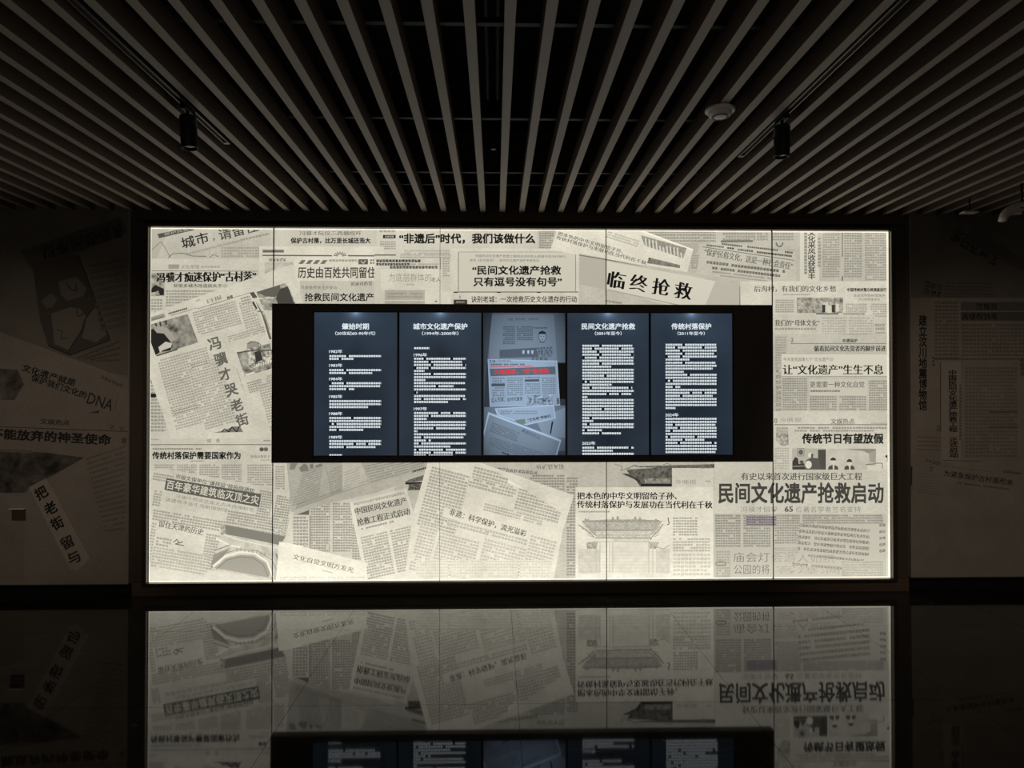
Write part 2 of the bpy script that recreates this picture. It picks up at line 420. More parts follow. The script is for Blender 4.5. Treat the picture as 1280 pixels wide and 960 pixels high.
# floor: screed with tiles 1.19 m apart, joints where the photo shows them
floor = tag(box('floor', (XL, XR, YF, Y_WALL, -.1, -.004), M_grout), kind='structure')
TS = 1.19; jx0 = .12; jy0 = floor_depth(640, 786)
tile_me = None
ys = [jy0 + k*TS for k in range(-8, 2)]; xs = [jx0 + k*TS for k in range(-6, 6)]
for x in xs:
    for y in ys:
        a0, a1 = max(x+.001, XL), min(x+TS-.001, XR); b0, b1 = max(y+.001, YF), min(y+TS-.001, Y_WALL)
        if a1-a0 < .02 or b1-b0 < .02: continue
        full = a1-a0 > TS-.004 and b1-b0 > TS-.004
        if full and tile_me:
            o = bpy.data.objects.new('floor_tile', tile_me); COL.objects.link(o)
        else:
            bm = bmesh.new(); cx, cy = (a0+a1)/2, (b0+b1)/2
            add_box(bm, a0-cx, a1-cx, b0-cy, b1-cy, -.0045, 0, 0)
            o = from_bm('floor_tile', bm, M_tile)
            if full: tile_me = o.data
        o.parent = floor; o.location = ((a0+a1)/2, (b0+b1)/2, 0)

# ceiling: black slab, slats as parts, cross rails above them
ceil = tag(box('ceiling', (XL, XR, YF, Y_WALL, ZTOP-.02, ZTOP+.1), M_plenum), kind='structure')
SP = 24.07*YB/887*1.003; X0 = -15.3*YB/887
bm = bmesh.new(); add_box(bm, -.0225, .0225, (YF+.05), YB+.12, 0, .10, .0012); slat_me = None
so = from_bm('slat', bm, M_slat_shaded, ceil); slat_me = so.data; slat_me.materials.append(M_slat_lit)
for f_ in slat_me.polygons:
    if f_.normal.z < -.5: f_.material_index = 1  # paler undersides: their stronger light is put into the colour
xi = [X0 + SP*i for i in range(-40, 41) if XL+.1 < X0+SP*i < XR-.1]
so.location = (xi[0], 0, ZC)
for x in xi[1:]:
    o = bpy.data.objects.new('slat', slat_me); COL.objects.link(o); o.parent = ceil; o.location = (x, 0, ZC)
M_rail = plain('black painted steel', rgb(30, 29, 28), .5, metal=.3, spec=.4, vary=.1)
for yy in (5.35, 5.05, 4.05, 3.0, 1.9, .7, -.8, -2.4):
    box('carrier_rail', (XL+.05, XR-.05, yy, yy+.03, ZC+.10, ZC+.125), M_rail, ceil)
M_pipe = plain('dull galvanised conduit', rgb(70, 70, 72), .45, metal=.6, spec=.4, vary=.1)
for xx in (-.045, .012):
    tube('conduit', [(xx, YF+.1, ZC+.34), (xx, 4.35, ZC+.34)], .011, M_pipe, ceil, seg=8)
# baseboard strip under the lightbox
def X(px, Y): return hit(px, 490, Y).x
def Z(px, py, Y): return hit(px, py, Y).z
xl, xr = X(166, YB), X(1136, YB)
tag(box('baseboard_back', (xl, xr, YB+.012, Y_WALL, 0, .108), plain('dark brown skirting', rgb(92, 77, 65), .5, spec=.3, vary=.1)), kind='structure')
tag(box('trim_1', (xl, xr, YB+.02, Y_WALL, ZT+.03, ZC+.14), M_wall), kind='structure')
tag(box('trim_2', (X(162, YB), X(177, YB), YB+.045, Y_WALL, 0, ZC+.14), M_wall), kind='structure')
tag(box('trim_3', (X(1119, YB), X(1138, YB), YB+.045, Y_WALL, 0, ZC+.14), M_wall), kind='structure')

# ------------------------------------------------------------------ lightbox
BX0, BX1 = hit(187, 500, YB).x, hit(1112, 500, YB).x
BZ0 = (hit(187, 728, YB).z + hit(1112, 722, YB).z)/2; BZ1 = (hit(187, 284.5, YB).z + hit(1112, 289.5, YB).z)/2
print('lightbox', BX0, BX1, BZ0, BZ1, 'ZC', ZC)
def proj(P):
    d = ROT.transposed() @ (Vector(P)-Vector((0, 0, CAM_H))); return (640+F*d.x/-d.z, 480-F*d.y/-d.z)
BND = [proj((BX0, YB, BZ1)), proj((BX1, YB, BZ1)), proj((BX1, YB, BZ0)), proj((BX0, YB, BZ0))]
box_root = empty('newspaper_lightbox', ((BX0+BX1)/2, YB, BZ0), 'large backlit lightbox wall covered with a collage of newspaper clippings', 'lightbox')
M_frame = plain('brushed dark aluminium', rgb(96, 92, 84), .38, metal=.8, spec=.5, vary=.08, scale=90)
M_black = plain('satin black metal', rgb(20, 19, 18), .5, spec=.35, vary=.1)
FW = .045
for d in ((BX0-FW, BX1+FW, BZ1+.004, BZ1+FW*.6), (BX0-FW, BX1+FW, BZ0-FW*.55, BZ0-.004), (BX0-FW, BX0-.006, BZ0-.004, BZ1+.004), (BX1+.006, BX1+FW, BZ0-.004, BZ1+.004)):
    box('frame_bar', (d[0], d[1], YB-.03, YB+.05, d[2], d[3]), M_frame, box_root, .003)
box('housing', (BX0-.03, BX1+.03, YB+.012, Y_WALL, BZ0-.02, BZ1+.02), M_black, box_root)
M_light = paper_mat('back', 238, .02)
seams = [BX0] + [hit(s_, 490, YB).x for s_ in (342, 550, 757.5, 965)] + [BX1]
for a, b in zip(seams, seams[1:]):
    box('light_panel', (a+.002, b-.002, YB, YB+.011, BZ0, BZ1), M_light, box_root, 0)

S = Surf('back', YB, [(BND[0][0]+1.2, BND[0][1]+1.6), (BND[1][0]-3, BND[1][1]+1.6), (BND[2][0]-3, BND[2][1]-1.6), (BND[3][0]+1.2, BND[3][1]-1.6)], box_root)
R = lambda x0, y0, x1, y1: [(x0, y0), (x1, y0), (x1, y1), (x0, y1)]
def cols(c, x0, y0, x1, y1, n, pitch, gap=3, **k):
    w = (x1-x0-gap*(n-1))/n
    for i in range(n):
        a = x0+i*(w+gap); c.body((a, y0), (a+w, y0), (a, y1), max(1, round((y1-y0)/pitch)), **k)
SCRIB = dict(kind='brush')
# --- base sheets
c = S.clipping(R(180, 280, 1120, 735), 196)
cols(c, 188, 470, 210, 545, 1, 4.2); c.text('文', (188, 474), (188.9, 474), 4, 30)
# ===== top left
c = S.clipping(R(186, 282, 345, 323.5), 182)
c.shape([(187, 285), (212, 285), (196, 323), (187, 323)], 172, 'printed_shade')
c.shape([(196.8, 292.5), (241, 283.5), (242.5, 287.5), (198.8, 297.8)], 78)
c.text('保护风貌', (205, 293.2), (236, 286.4), 3.6, 175, name='caption')
c.text('城市', (227, 304.5), (260.5, 296), 14, 40, w=.012, crop=True)
c.text('，', (266, 300), (268.5, 299.5), 4, 40)
c.text('请留住', (273.5, 294), (322, 282), 14, 58, w=.008, crop=True)
c.body((270, 305), (336, 290), (271, 309), 1, ink=120); c.body((232, 316), (300, 299), (233, 319.5), 1, ink=140)
c.path([(188, 314), (201, 302), (206, 309), (213, 322)], .8, 120); c.path([(210, 322.5), (216, 317), (229, 316.5), (240, 320), (258, 320.5)], .9, 105); c.path([(262, 322), (267, 318), (273, 321)], .9, 110)
for k in range(9): c.line((262+k*8, 322.5-k*.8), (262+k*8, 309-k*1.6), .5, 160)
cols(c, 276, 308, 326, 322, 1, 3.2, ink=140)
# sheet with heavy headline
c = S.clipping(R(186, 323.5, 342, 548), 196)
c.shape(R(210.5, 330.5, 224, 336), 150); c.text('文化茶馆', (226, 333.4), (249, 333.4), 5, 120); c.body((251, 331.5), (275, 331.5), (251, 335.5), 1, ink=140)
c.line((189, 338.5), (322, 339), .8, 120)
c.text('却很多城市改造损失不小', (217, 357), (284, 357.4), 4.6, 70, w=.01, name='caption')
c.body((207, 362), (300, 362), (207, 398), 10)
c.photo([(187, 341), (206, 341), (206, 370), (187, 370)], 95, 190, 20)
c.shape([(188, 362), (194, 356), (205, 361), (205, 369), (200, 369), (198, 363), (194, 365), (188, 366)], 40, 'printed_photo')
c.text('冯骥才痴迷保护“古村落”', (196, 346.6), (320, 345.4), 12.5, 26, serif=.055)
c.body((188, 373), (203, 373), (188, 392), 5)
c.body((188, 476), (207, 476), (188, 540), 15); c.shape(R(187, 471, 190, 478), 30); c.shape([(187, 492), (194, 492), (196, 494.3), (194, 497), (187, 497)], 30)
# ===== top centre-left
c = S.clipping(R(338, 282, 471, 309), 190)
c.text('冯骥才阮仪三西塘叹吁', (374.5, 291.5), (452, 291.5), 5.6, 110, serif=.02); c.text('保护古村落，比万里长城还浩大', (363.5, 300.8), (463, 300.8), 7, 22, w=.03)
c = S.clipping(R(471, 282, 497, 330), 196)
c.shape(R(478.7, 293.6, 494.6, 298), 45); c.text('记者观察', (481, 295.8), (492.5, 295.8), 2.8, 200, name='caption'); cols(c, 475, 301, 495, 312, 1, 3)
c.body((474, 286), (494, 286), (474, 291), 1, ink=130)
c = S.clipping(R(324, 308, 480, 384), 206)
c.line((328, 319.2), (415, 319.6), 1.6, 100); c.line((435, 319.6), (471, 319.8), 1.6, 100); c.shape(R(328, 312, 355, 315.8), 135); c.body((329, 312.4), (354, 312.4), (329, 315.6), 1, paper=135, ink=70)
for k in range(7):
    a = math.radians(20+k*23.3); c.line((425-3*math.cos(a), 321-3*math.sin(a)), (425-9*math.cos(a), 321-6.5*math.sin(a)), 1.3, 120)
c.photo(R(331, 328, 366, 342), 150, 200, 18); c.body((336, 322.5), (357, 322.5), (336, 327), 1, ink=90, kind='brush')
c.body((344, 344), (368, 344), (344, 360), 4)
c = S.clipping(R(368.5, 322.5, 480, 351), 212)
for k in range(4): c.shape([(373+k*9, 330), (377+k*9, 325), (382.5+k*9, 325), (378.5+k*9, 330)], 115, 'printed_slash')
c.body((411, 323.5), (447, 323.5), (411, 327.5), 1, ink=120); c.shape(R(448, 324, 460, 330.5), 95); c.path([(451, 326), (454, 329.5), (457, 325.5)], 1, 200)
c.body((462, 323.5), (480, 323.5), (462, 330.5), 2, ink=70)
c.text('历史由百姓共同留住', (372.6, 340.6), (469.5, 340.6), 13.5, 62, w=.018)
c = S.clipping(R(375, 351, 480, 384), 192)
c.text('社会各界关注并参与', (376, 359), (421, 359.6), 4.6, 100, name='caption'); c.body((438, 352.5), (466, 351.5), (438.3, 358), 1, **SCRIB)
c.text('抢救民间文化遗产', (381, 371.4), (467, 371.4), 10, 30, w=.02)
for k in range(7): c.body((471, 357+k*3.2), (478, 357+k*3.2), (471, 359.4+k*3.2), 1, ink=80, kind='dense')
# ===== the “post intangible era” block and column work
c = S.clipping(R(496, 282, 675, 384), 197)
c.text('“非遗后”时代，我们该做什么', (499.3, 298.3), (668.7, 298.3), 12.2, 30, w=.034)
c.body((505, 312), (562, 312), (505, 324), 4, ink=150)
c = S.clipping(R(468, 318, 574, 384), 200)
c.line((468, 318.8), (495, 318.8), 1.4, 85); cols(c, 500, 311, 563, 323, 1, 3.1, ink=140)
c.body((470, 324), (526, 324), (470, 328), 1, ink=40, kind='dense'); c.body((470, 328.5), (512, 328.5), (470, 332), 1, ink=55, kind='dense'); c.body((487, 332), (547, 332), (487, 336), 1, ink=75, kind='dense')
c.body((512, 328.8), (548, 328.8), (512, 331.5), 1, ink=140)
c.line((550.6, 322), (550.6, 363), .5, 130); cols(c, 553, 322, 562, 346, 1, 2.9, ink=130)
c = S.clipping([(476, 336.5), (551, 336.5), (551, 363), (476, 363)], 208)
c.text('为底层群体的', (486, 346.8), (539, 346.8), 10.5, 120, off=-.01, name='handwritten_headline'); c.text('老人', (539, 349.5), (551, 349.5), 5.5, 80, name='handwritten_headline')
c.body((508, 354), (518, 354), (508, 357), 1, ink=150)
c = S.clipping(R(481, 362.5, 531, 384), 172); c.body((484, 365), (528, 365), (484, 373), 2, ink=140); c.shape(R(481, 375, 531, 376), 205)
c = S.clipping(R(531, 364, 564, 384), 210); c.shape(R(543.5, 376, 546.5, 377.4), 90)
# right part of the top: grey sheets
c = S.clipping(R(672, 282, 1000, 352), 184)
cols(c, 674, 287, 693, 311, 1, 3.2); cols(c, 800, 288, 895, 303, 1, 3.4, ink=125); cols(c, 903, 287, 944, 301, 1, 3.4, ink=125); cols(c, 946, 287, 960, 301, 1, 3.4, ink=130); cols(c, 964, 287, 992, 301, 1, 3.4, ink=120)
c.shape([(901, 300.5), (941, 300), (941, 302.6), (901, 303.2)], 115); c.shape([(824, 302), (858, 304), (872, 303), (874, 309), (864, 330)], 168)
cols(c, 864, 318, 875, 336, 1, 2.8, ink=130)
c.path([(970, 303), (971.5, 307), (975, 308.5), (978, 306), (978.5, 303)], 1.6, 100)
c.line((724, 318.5), (772, 283), .01, 180)
# framed quotation
c = S.clipping(R(564, 310.5, 724, 366.5), 206)
c.line((573, 315), (720, 315), .7, 140); c.line((573, 315), (573, 364), 1.2, 140); c.line((719.5, 315), (719.5, 364), 1., 140)
c.shape(R(574, 316, 719, 364), 199, 'printed_panel')
c.text('中国民间文化遗产抢救工程启动活动在山西晋中后沟村举行，', (594, 319.8), (708, 320.8), 3.4, 90, name='caption'); c.text('发布《后沟宣言》，民间文化遗产保护专家热议', (587, 325.2), (674, 325.8), 3.4, 90, name='caption')
c.text('“民间文化遗产抢救', (590.7, 337.8), (701, 337.8), 11, 20, w=.028); c.text('只有逗号没有句号”', (592, 352.2), (702, 352.2), 11, 20, w=.028)
c = S.clipping(R(564, 364.5, 724, 384), 203)
c.line((567, 364.9), (723, 364.9), 1.2, 60)
for x_ in (567, 621, 671): c.shape(R(x_, 364, x_+5, 366), 30)
c.shape(R(567, 374.5, 584, 384), 60); c.body((570, 376), (581, 376), (570, 379), 1, paper=60, ink=190); c.text('2', (573.5, 371.5), (576, 371.5), 3.6, 40)
c.text('诀别老城：一次抢救历史文化遗存的行动', (589, 374), (721, 374), 8, 48, w=.012, serif=0)
c = S.clipping([(877, 306), (902, 303), (995, 313.5), (995, 352), (868, 352)], 190)
def tl(x0, y0, x1, h, **k):
    s_ = .118; c.body((x0, y0), (x1, y0+(x1-x0)*s_), (x0-.1*h, y0+h), 1, **k)
tl(902, 303.4, 928, 2.6, ink=70, kind='dense'); tl(934, 307, 973, 2.6, ink=80, kind='dense'); tl(981, 313.5, 991, 2.6, ink=60, kind='dense')
tl(883, 305, 905, 2.6, ink=90, kind='dense'); tl(909, 308.4, 918, 2.8, ink=60, kind='dense'); tl(922, 310.4, 942, 2.8, ink=80, kind='dense'); tl(946, 313.6, 990, 2.8, ink=60, kind='dense')
c.line((915, 303.6), (994, 313.5), .8, 120); c.line((878, 308.5), (993, 325.5), .9, 110)
c.text('“保护民俗文化，这是一种社会责任”', (880.5, 314.6), (991, 333.2), 9.5, 108, serif=.03)
tl(883, 325.5, 911, 4, ink=110, kind='dense'); tl(914, 329.5, 985, 4, ink=100, kind='dense'); tl(890, 333, 919, 3.6, ink=95, kind='dense'); tl(922, 336.8, 976, 3.6, ink=100, kind='dense'); tl(890, 338, 966, 3, ink=125); tl(900, 343, 976, 2.6, ink=130)
# rotated white sheet with the two-line headline
c = S.clipping([(697, 284), (790, 283), (866.6, 311.5), (859, 340), (760, 326), (688, 312)], 212)
c.text('把本色的中华文明留给子孙、', (697.5, 291.5), (779, 314.8), 5, 75, serif=.012); c.text('传统村落保护与发展功在当代利在千秋', (695.5, 296.5), (808, 329), 5, 75, serif=.012)
c.body((760, 288), (800, 300.5), (757, 297), 3, ink=150)
c.shape([(789, 283), (866.6, 311.5), (866, 313.5), (787, 284.5)], 232)
c.photo([(801, 294), (858.4, 310), (854, 323), (806, 307)], 110, 168, 25)
for k in range(11): c.path([(807+k*4.4, 303+k*1.5-(6 if k % 3 else 9)*(.6+.4*math.sin(k))), (808+k*4.4, 308.5+k*1.35)], 1.8, 205, 'printed_photo')
c.photo([(811, 321.6), (850, 331.4), (850, 335.2), (809, 329)], 80, 150, 25)
# big “rescue” sheet
c = S.clipping([(723.5, 316.5), (760, 324), (925, 351), (925.5, 385), (723.5, 385)], 186)
c.shape([(724.5, 320.5), (760, 327), (896, 351), (925, 356), (925, 385), (850, 385), (760, 361.5), (724.5, 354)], 206, 'printed_panel')
c.shape([(895, 350), (925, 355), (925, 385), (880, 385)], 182, 'printed_shade'); c.shape([(724.5, 319), (757, 326), (757, 362), (724.5, 356)], 176, 'printed_shade')
c.line((724, 318.5), (925, 353), 2.0, 120); c.line((760, 362), (860, 384), 1.4, 165)
c.line((925, 351), (925, 384), 1.2, 110)
for ch_, x_, y_ in (('临', 760.5, 350), ('终', 788.3, 354), ('抢', 816, 358.6), ('救', 843.7, 363.4)):
    c.text(ch_, (x_, y_-1.6), (x_+20.5, y_+1.6), 20.5, 18, serif=.04, off=-.008)
c.body((757, 374), (778, 377), (756.5, 378), 1, ink=110)
# right column
c = S.clipping(R(998, 282, 1115, 352), 186)
c.shape(R(1000, 284, 1024, 352), 205, 'printed_panel')
c.text('文化采风收获甚丰', (1014.6, 287), (1014.6, 349), 9.5, 62, w=.016, vertical=True, crop=True)
c.body((1005, 290), (1009, 290), (1005, 343), 13, ink=110, asp=1); c.body((1022, 292), (1026, 292), (1022, 334), 10, ink=120)
cols(c, 1028, 289, 1050, 347, 1, 3, ink=130); cols(c, 1055, 290, 1078, 347, 1, 3.1, ink=125); cols(c, 1081, 290, 1109, 351, 1, 3.1, ink=130)
c.line((1053, 288), (1053, 321), 1, 85); c.line((1053, 345), (1053, 351), 1.2, 70)
c = S.clipping(R(925.5, 351.6, 1120, 420), 208)
c.text('后沟村，有我们的文化乡愁', (942.7, 361), (1045, 361), 8, 88, serif=.02); c.body((979, 367), (1013, 367), (979, 369.4), 1, ink=140)
c.text('中国传统村落立档调查进行中', (1059, 362.2), (1112, 362.2), 4.4, 30, w=.03, crop=True); c.text('走近式传统村落保护', (1067, 369.4), (1106, 369.4), 3.6, 95, name='caption'); c.text('对口协商座谈会', (1073, 374.2), (1100, 374.2), 3.2, 95, name='caption')
c.photo(R(996, 372, 1054, 391.5), 90, 200, 26); c.shape([(1029, 379), (1035, 377), (1036, 390), (1028, 390)], 205, 'printed_photo')
for x_, y_ in ((1030, 384), (1037, 385), (1042, 384), (1047, 383)): c.shape(R(x_-2.2, y_-3, x_+1.6, y_+6.5), 210 if x_ % 2 else 60, 'printed_photo')
c.shape(R(1020, 391.5, 1048, 393), 90)
c.body((969, 374), (993, 374), (969, 391), 6); c.body((1057, 379), (1084, 379), (1057, 391), 5); c.body((1088, 379), (1111, 379), (1088, 420), 14)
c.body((1054, 391.5), (1083, 391.5), (1054, 394.5), 1, ink=60, kind='dense')
c = S.clipping(R(964, 393, 1094, 425), 200)
c.text('我们的“母体文化”', (968.5, 403.6), (1024.5, 403.6), 8, 70, serif=.015); c.body((968.5, 409), (1020, 409), (968.5, 413), 1, ink=125)
cols(c, 1027, 396, 1092, 419, 2, 3.2, ink=160)
c = S.clipping(R(964, 418, 985, 520), 190); c.body((969, 420), (983, 420), (969, 516), 30, ink=150)
for k in range(8): c.body((969.5, 462+k*7), (976, 461+k*7), (969.8, 466+k*7), 1, **SCRIB)
c = S.clipping(R(1094, 396, 1115, 425), 198)
c.text('传统村落', (1093.5, 406.4), (1106, 406.4), 3.6, 60); c.text('立档调查', (1093.5, 411), (1106, 411), 3.4, 60); c.line((1094, 416), (1107, 416), 1, 130)
# “follow the pioneers”
c = S.clipping(R(985, 417.5, 1120, 443), 193)
c.body((1054, 415.5), (1084, 415.5), (1054, 418.6), 1, ink=70); c.text('2', (988.5, 425), (992, 425), 5, 60); c.text('非遗保护', (1053, 425.8), (1071.6, 425.8), 4.6, 50, w=.02)
c.line((988, 429.4), (1108, 429.4), .7, 110); c.text('循着民间文化先觉者的脚步前进', (1017.8, 435.6), (1107, 435.6), 7.4, 34, serif=.03)
c = S.clipping(R(976.5, 442, 1120, 515), 192)
c.shape(R(977, 442.6, 1110, 470), 214, 'printed_panel'); c.line((977, 470.4), (1110, 470.4), .7, 150); c.line((977, 442), (1110, 442), .7, 150)
c.text('今天是我国第七个“文化遗产日”', (979, 449.2), (1043, 449.2), 4.8, 105, name='caption')
c.text('让“文化遗产”生生不息', (978.8, 462), (1104, 462), 12.5, 26, serif=.03)
c.shape(R(1012, 474, 1084, 494), 202, 'printed_panel'); c.text('更需要一种文化自觉', (1012.5, 480.6), (1080.5, 480.6), 8, 92, serif=.012); c.body((1012.5, 487), (1050, 487), (1012.5, 490.4), 1, ink=90)
cols(c, 978, 472, 1009, 513, 1, 3.0); cols(c, 1012, 494.5, 1083, 513, 2, 3.0); cols(c, 1086, 475, 1109, 513, 1, 3.0)
# culture hot spots
c = S.clipping(R(964, 514, 1120, 590), 205)
c.text('0', (968, 526), (971.5, 526), 6, 60); c.text('今晚报', (975, 525.4), (1001.5, 524.6), 6, 110, off=-.012, name='handwritten_headline')
c.text('文娱热点', (1038.4, 526.8), (1068, 526.8), 7, 60); c.line((968, 530.9), (1110, 530.9), .9, 90); c.body((1086, 528), (1109, 528), (1086, 530), 1, ink=130)
c.body((997, 533), (1109, 533), (997, 536.6), 1, ink=110); c.body((993, 536.8), (1092, 536.8), (993, 540), 1, ink=110)
c.photo([(970, 541), (985, 538), (986, 556), (978, 558), (970, 550)], 95, 205, 40)
for k in range(2): c.body((970, 534+k*3.5), (985, 534+k*3.5), (970, 537+k*3.5), 1, ink=120, kind='brush')
c.text('传统节日有望放假', (1002.8, 548.2), (1104, 548.2), 12.2, 38, w=.036)
c.shape(R(990, 560.5, 1032.5, 588), 178, 'printed_photo'); c.shape(R(1022.5, 562, 1032.5, 588), 78, 'printed_photo'); c.shape([(990.5, 577), (994, 571), (997.5, 573), (998.5, 580), (1005, 579), (1008, 588), (990.5, 588)], 62, 'printed_photo')
c.shape([(1006, 579), (1008, 575), (1014, 572), (1024, 573), (1026, 588), (1006, 588)], 88, 'printed_photo'); c.shape([(1010.5, 566.5), (1014, 565.5), (1016, 569.5), (1012.5, 572.5), (1010, 570)], 215, 'printed_photo'); c.shape([(1014, 566.8), (1017, 567.5), (1016, 573), (1013.6, 572)], 90, 'printed_photo')
def disc(cx, cy, rx, ry, n=16, a0=0, a1=360): return [(cx+rx*math.cos(math.radians(a0+(a1-a0)*k/n)), cy+ry*math.sin(math.radians(a0+(a1-a0)*k/n))) for k in range(n+(a1-a0 < 360))]
c.shape(disc(1010.5, 580.8, 4.2, 5), 215, 'printed_photo'); c.shape(disc(1001, 565.3, 3, 3.4), 100, 'printed_photo'); c.path(R(997, 560.5, 1005, 570)+[(997, 560.5)], .8, 130)
c.path([(991, 583), (1006, 582.5)], .7, 180); c.shape(disc(1002, 577.5, 2.6, 2.2), 90, 'printed_photo')
c.photo(R(1034, 561, 1095, 588), 170, 205, 5); c.shape([(1056, 561), (1095, 561), (1095, 572), (1080, 564)], 140, 'printed_photo'); c.shape([(1086, 566), (1095, 563), (1094.5, 578), (1087, 577)], 158, 'printed_photo')
for hx, hy in ((1041.5, 575.6), (1061.8, 577.6)):
    c.shape([(hx-7, 588), (hx-5.5, 583), (hx, 580.6), (hx+5.5, 583), (hx+7, 588)], 75, 'printed_photo'); c.shape(disc(hx, hy+1, 3.4, 4.2), 205, 'printed_photo'); c.shape(disc(hx, hy, 3.6, 3.8, 8, 180, 360), 60, 'printed_photo'); c.shape([(hx-.8, 581), (hx+1.6, 581), (hx+1, 588), (hx-.3, 588)], 210, 'printed_photo')
c.path([(1082, 580.5), (1093, 580), (1093, 579), (1103, 579), (1103, 586)], .9, 95); c.shape(R(1084, 582, 1102, 588), 205, 'printed_photo')
c.shape([(1106, 570), (1112, 567), (1112, 580), (1109, 577), (1109, 573)], 60, 'printed_photo')
cols(c, 968, 559, 987, 587, 1, 3.2, ink=150)
# ===== “launch” sheet bottom right
c = S.clipping(R(891.5, 587, 1108.5, 730), 196, label='large grey clipping with a bold two-tier headline at lower right')
c.shape(R(892, 642, 1108, 730), 178, 'printed_shade')
c.text('有史以来首次进行国家级巨大工程', (926.5, 595.5), (1077.5, 595.5), 9.6, 82, serif=.022)
c.text('民间文化遗产抢救启动', (898.5, 616.2), (1104, 616.2), 25, 66, w=.026)
c.text('冯骥才倡导', (926, 636.8), (972, 636.8), 7.4, 115, off=-.008); c.text('65', (981, 636.4), (991, 636.4), 6.4, 75, w=.02); c.text('位著名学者签名支持', (994.5, 636.8), (1076, 636.8), 7.4, 110, off=-.008)
cols(c, 894, 643, 926, 684, 1, 3.2, paper=178, ink=105); cols(c, 929, 643, 963, 684, 1, 3.2, paper=178, ink=110); cols(c, 968, 643, 1000, 680, 1, 3.2, paper=178, ink=118); cols(c, 1003, 643, 1104, 655, 1, 3.4, paper=178, ink=112)
c.shape(R(932, 645, 971, 657.5), (150, 142, 140), 'printed_stamp'); cols(c, 933, 645, 970, 657, 1, 3, paper=(150, 142, 140), ink=(95, 88, 88))
for k in range(5): c.body((999-k*.6, 654+k*7.3), (1088-k*.5, 661.5+k*7.3), (998.6-k*.6, 658.6+k*7.3), 1, paper=178, ink=100, kind='brush', asp=1.15)
c.body((1006, 692), (1080, 699), (1005.6, 695.6), 1, paper=178, ink=100, kind='brush'); c.body((990, 703), (1060, 709), (990, 707), 1, paper=178, ink=110, kind='brush')
c.text('庙会灯', (916.6, 696.5), (962, 696.5), 12, 118, off=-.004); c.text('会游人如织', (964, 697), (1043, 698.5), 11, 148, off=-.008)  # paler ink: the backlight's wash-out is put into the colour
c.text('公园的将', (917.5, 711.6), (962, 711.6), 12, 105, off=-.004); c.text('客爆满', (970, 712), (1050, 712.5), 10, (160, 148, 136), off=-.008)
for k in range(5): c.body((1099, 655+k*8), (1107, 654+k*8), (1099, 659+k*8), 1, paper=178, ink=90, kind='brush')
cols(c, 895, 688, 913, 722, 1, 3.4, paper=178, ink=140); c.path(disc(901, 704.5, 6.5, 2.6)+[(907.5, 704.5)], 1.1, 115); cols(c, 968, 684, 998, 692, 1, 3, paper=178, ink=150)
cols(c, 1052, 701, 1104, 721, 1, 3.4, paper=178, ink=150)
# ===== lower left
c = S.clipping(R(186, 541, 345, 612), 198)
c.text('综', (259, 550.8), (264, 550.8), 4.8, 60); c.text('合', (270, 550.8), (275, 550.8), 4.8, 60); c.line((188, 555.8), (339, 555.8), .9, 100)
c.body((188.5, 548), (199, 548), (188.5, 550.5), 1, ink=140); c.body((329, 549.5), (338, 549.5), (329, 552), 1, ink=100)
c.body((190.5, 559.6), (252, 559.6), (190.5, 562.6), 1, ink=85); c.text('传统村落保护需要国家作为', (190.5, 569.3), (300.5, 569.3), 9.2, 28, w=.03)
c.body((239, 575), (255, 575), (239, 577.4), 1, ink=120); c.shape(disc(327, 561.7, 2.8, 2.6), 90); c.shape(disc(332.4, 561.7, 2.8, 2.6), 105); c.text('母语出两会上', (313, 570.6), (337.5, 570.6), 4, 95); c.body((325, 574), (338, 574), (325, 576), 1)
cols(c, 193, 580, 302, 603, 4, 3.0); cols(c, 309, 580, 342, 607, 1, 3.0)
c = S.clipping(R(342, 560, 470, 730), 196)
cols(c, 344, 582, 356, 612, 1, 3.0); cols(c, 388, 628, 440, 690, 2, 3.3, ink=112); cols(c, 366, 645, 385, 690, 1, 4, ink=115); c.line((387.5, 644), (387.5, 700), 1, 105)
cols(c, 440, 655, 452, 700, 1, 3.3, ink=120); cols(c, 300, 718, 470, 728, 4, 3.0, ink=150)
c.shape([(367.5, 643.5), (386.5, 636.5), (386.5, 643.5)], 100)
# tilted sheet
c = S.clipping([(186, 589), (202, 585), (346, 611), (370, 618), (360, 672), (352, 735), (186, 735)], 199)
sl = .17
def tb(x0, y0, x1, h, n, **k): c.body((x0, y0), (x1, y0+(x1-x0)*sl), (x0-h*sl, y0+h), n, **k)
tb(192, 590, 218, 10, 3); tb(325, 612, 342, 40, 13, ink=120); tb(346, 618, 366, 50, 16, ink=110); tb(193, 612, 203, 20, 6)
tb(192, 636, 340, 14, 4, ink=122); tb(190, 652, 196, 60, 16, ink=135); tb(258, 666, 276, 45, 13, ink=130); tb(192, 682, 262, 26, 7, ink=150); tb(196, 670, 215, 12, 3, ink=130)
tb(285, 637, 356, 17, 5, ink=120)
c.text('市级文保单位“谦祥益”接拆除通知', (219.6, 595.2), (317.5, 613.6), 5.8, 78, serif=.012)
c.shape([(208, 597.6), (326.5, 617.6), (324, 634), (205.4, 612.4)], 92); c.text('百年豪华建筑临灭顶之灾', (208.4, 605.2), (323.6, 625.6), 11.6, 205, w=.012)
c.text('冯骥才称说这是北方大商埠标志', (219.6, 620), (317.5, 637.6), 4.6, 105, off=-.008, name='caption'); c.text('该建筑不亚于戏剧博物馆', (207, 624), (284, 638.2), 4.8, 100, off=-.008, name='caption')
c.text('留住天津的历史', (198.8, 654.4), (254.4, 665.4), 8, 82, serif=.015); c.path([(217, 678), (221, 674), (224, 679), (229, 677), (219, 680), (230, 682)], 1.1, 100, 'signature')
ph = [(280, 655.6), (357, 670.8), (350.8, 726), (263, 712)]
c.photo(ph, 168, 205, 16)
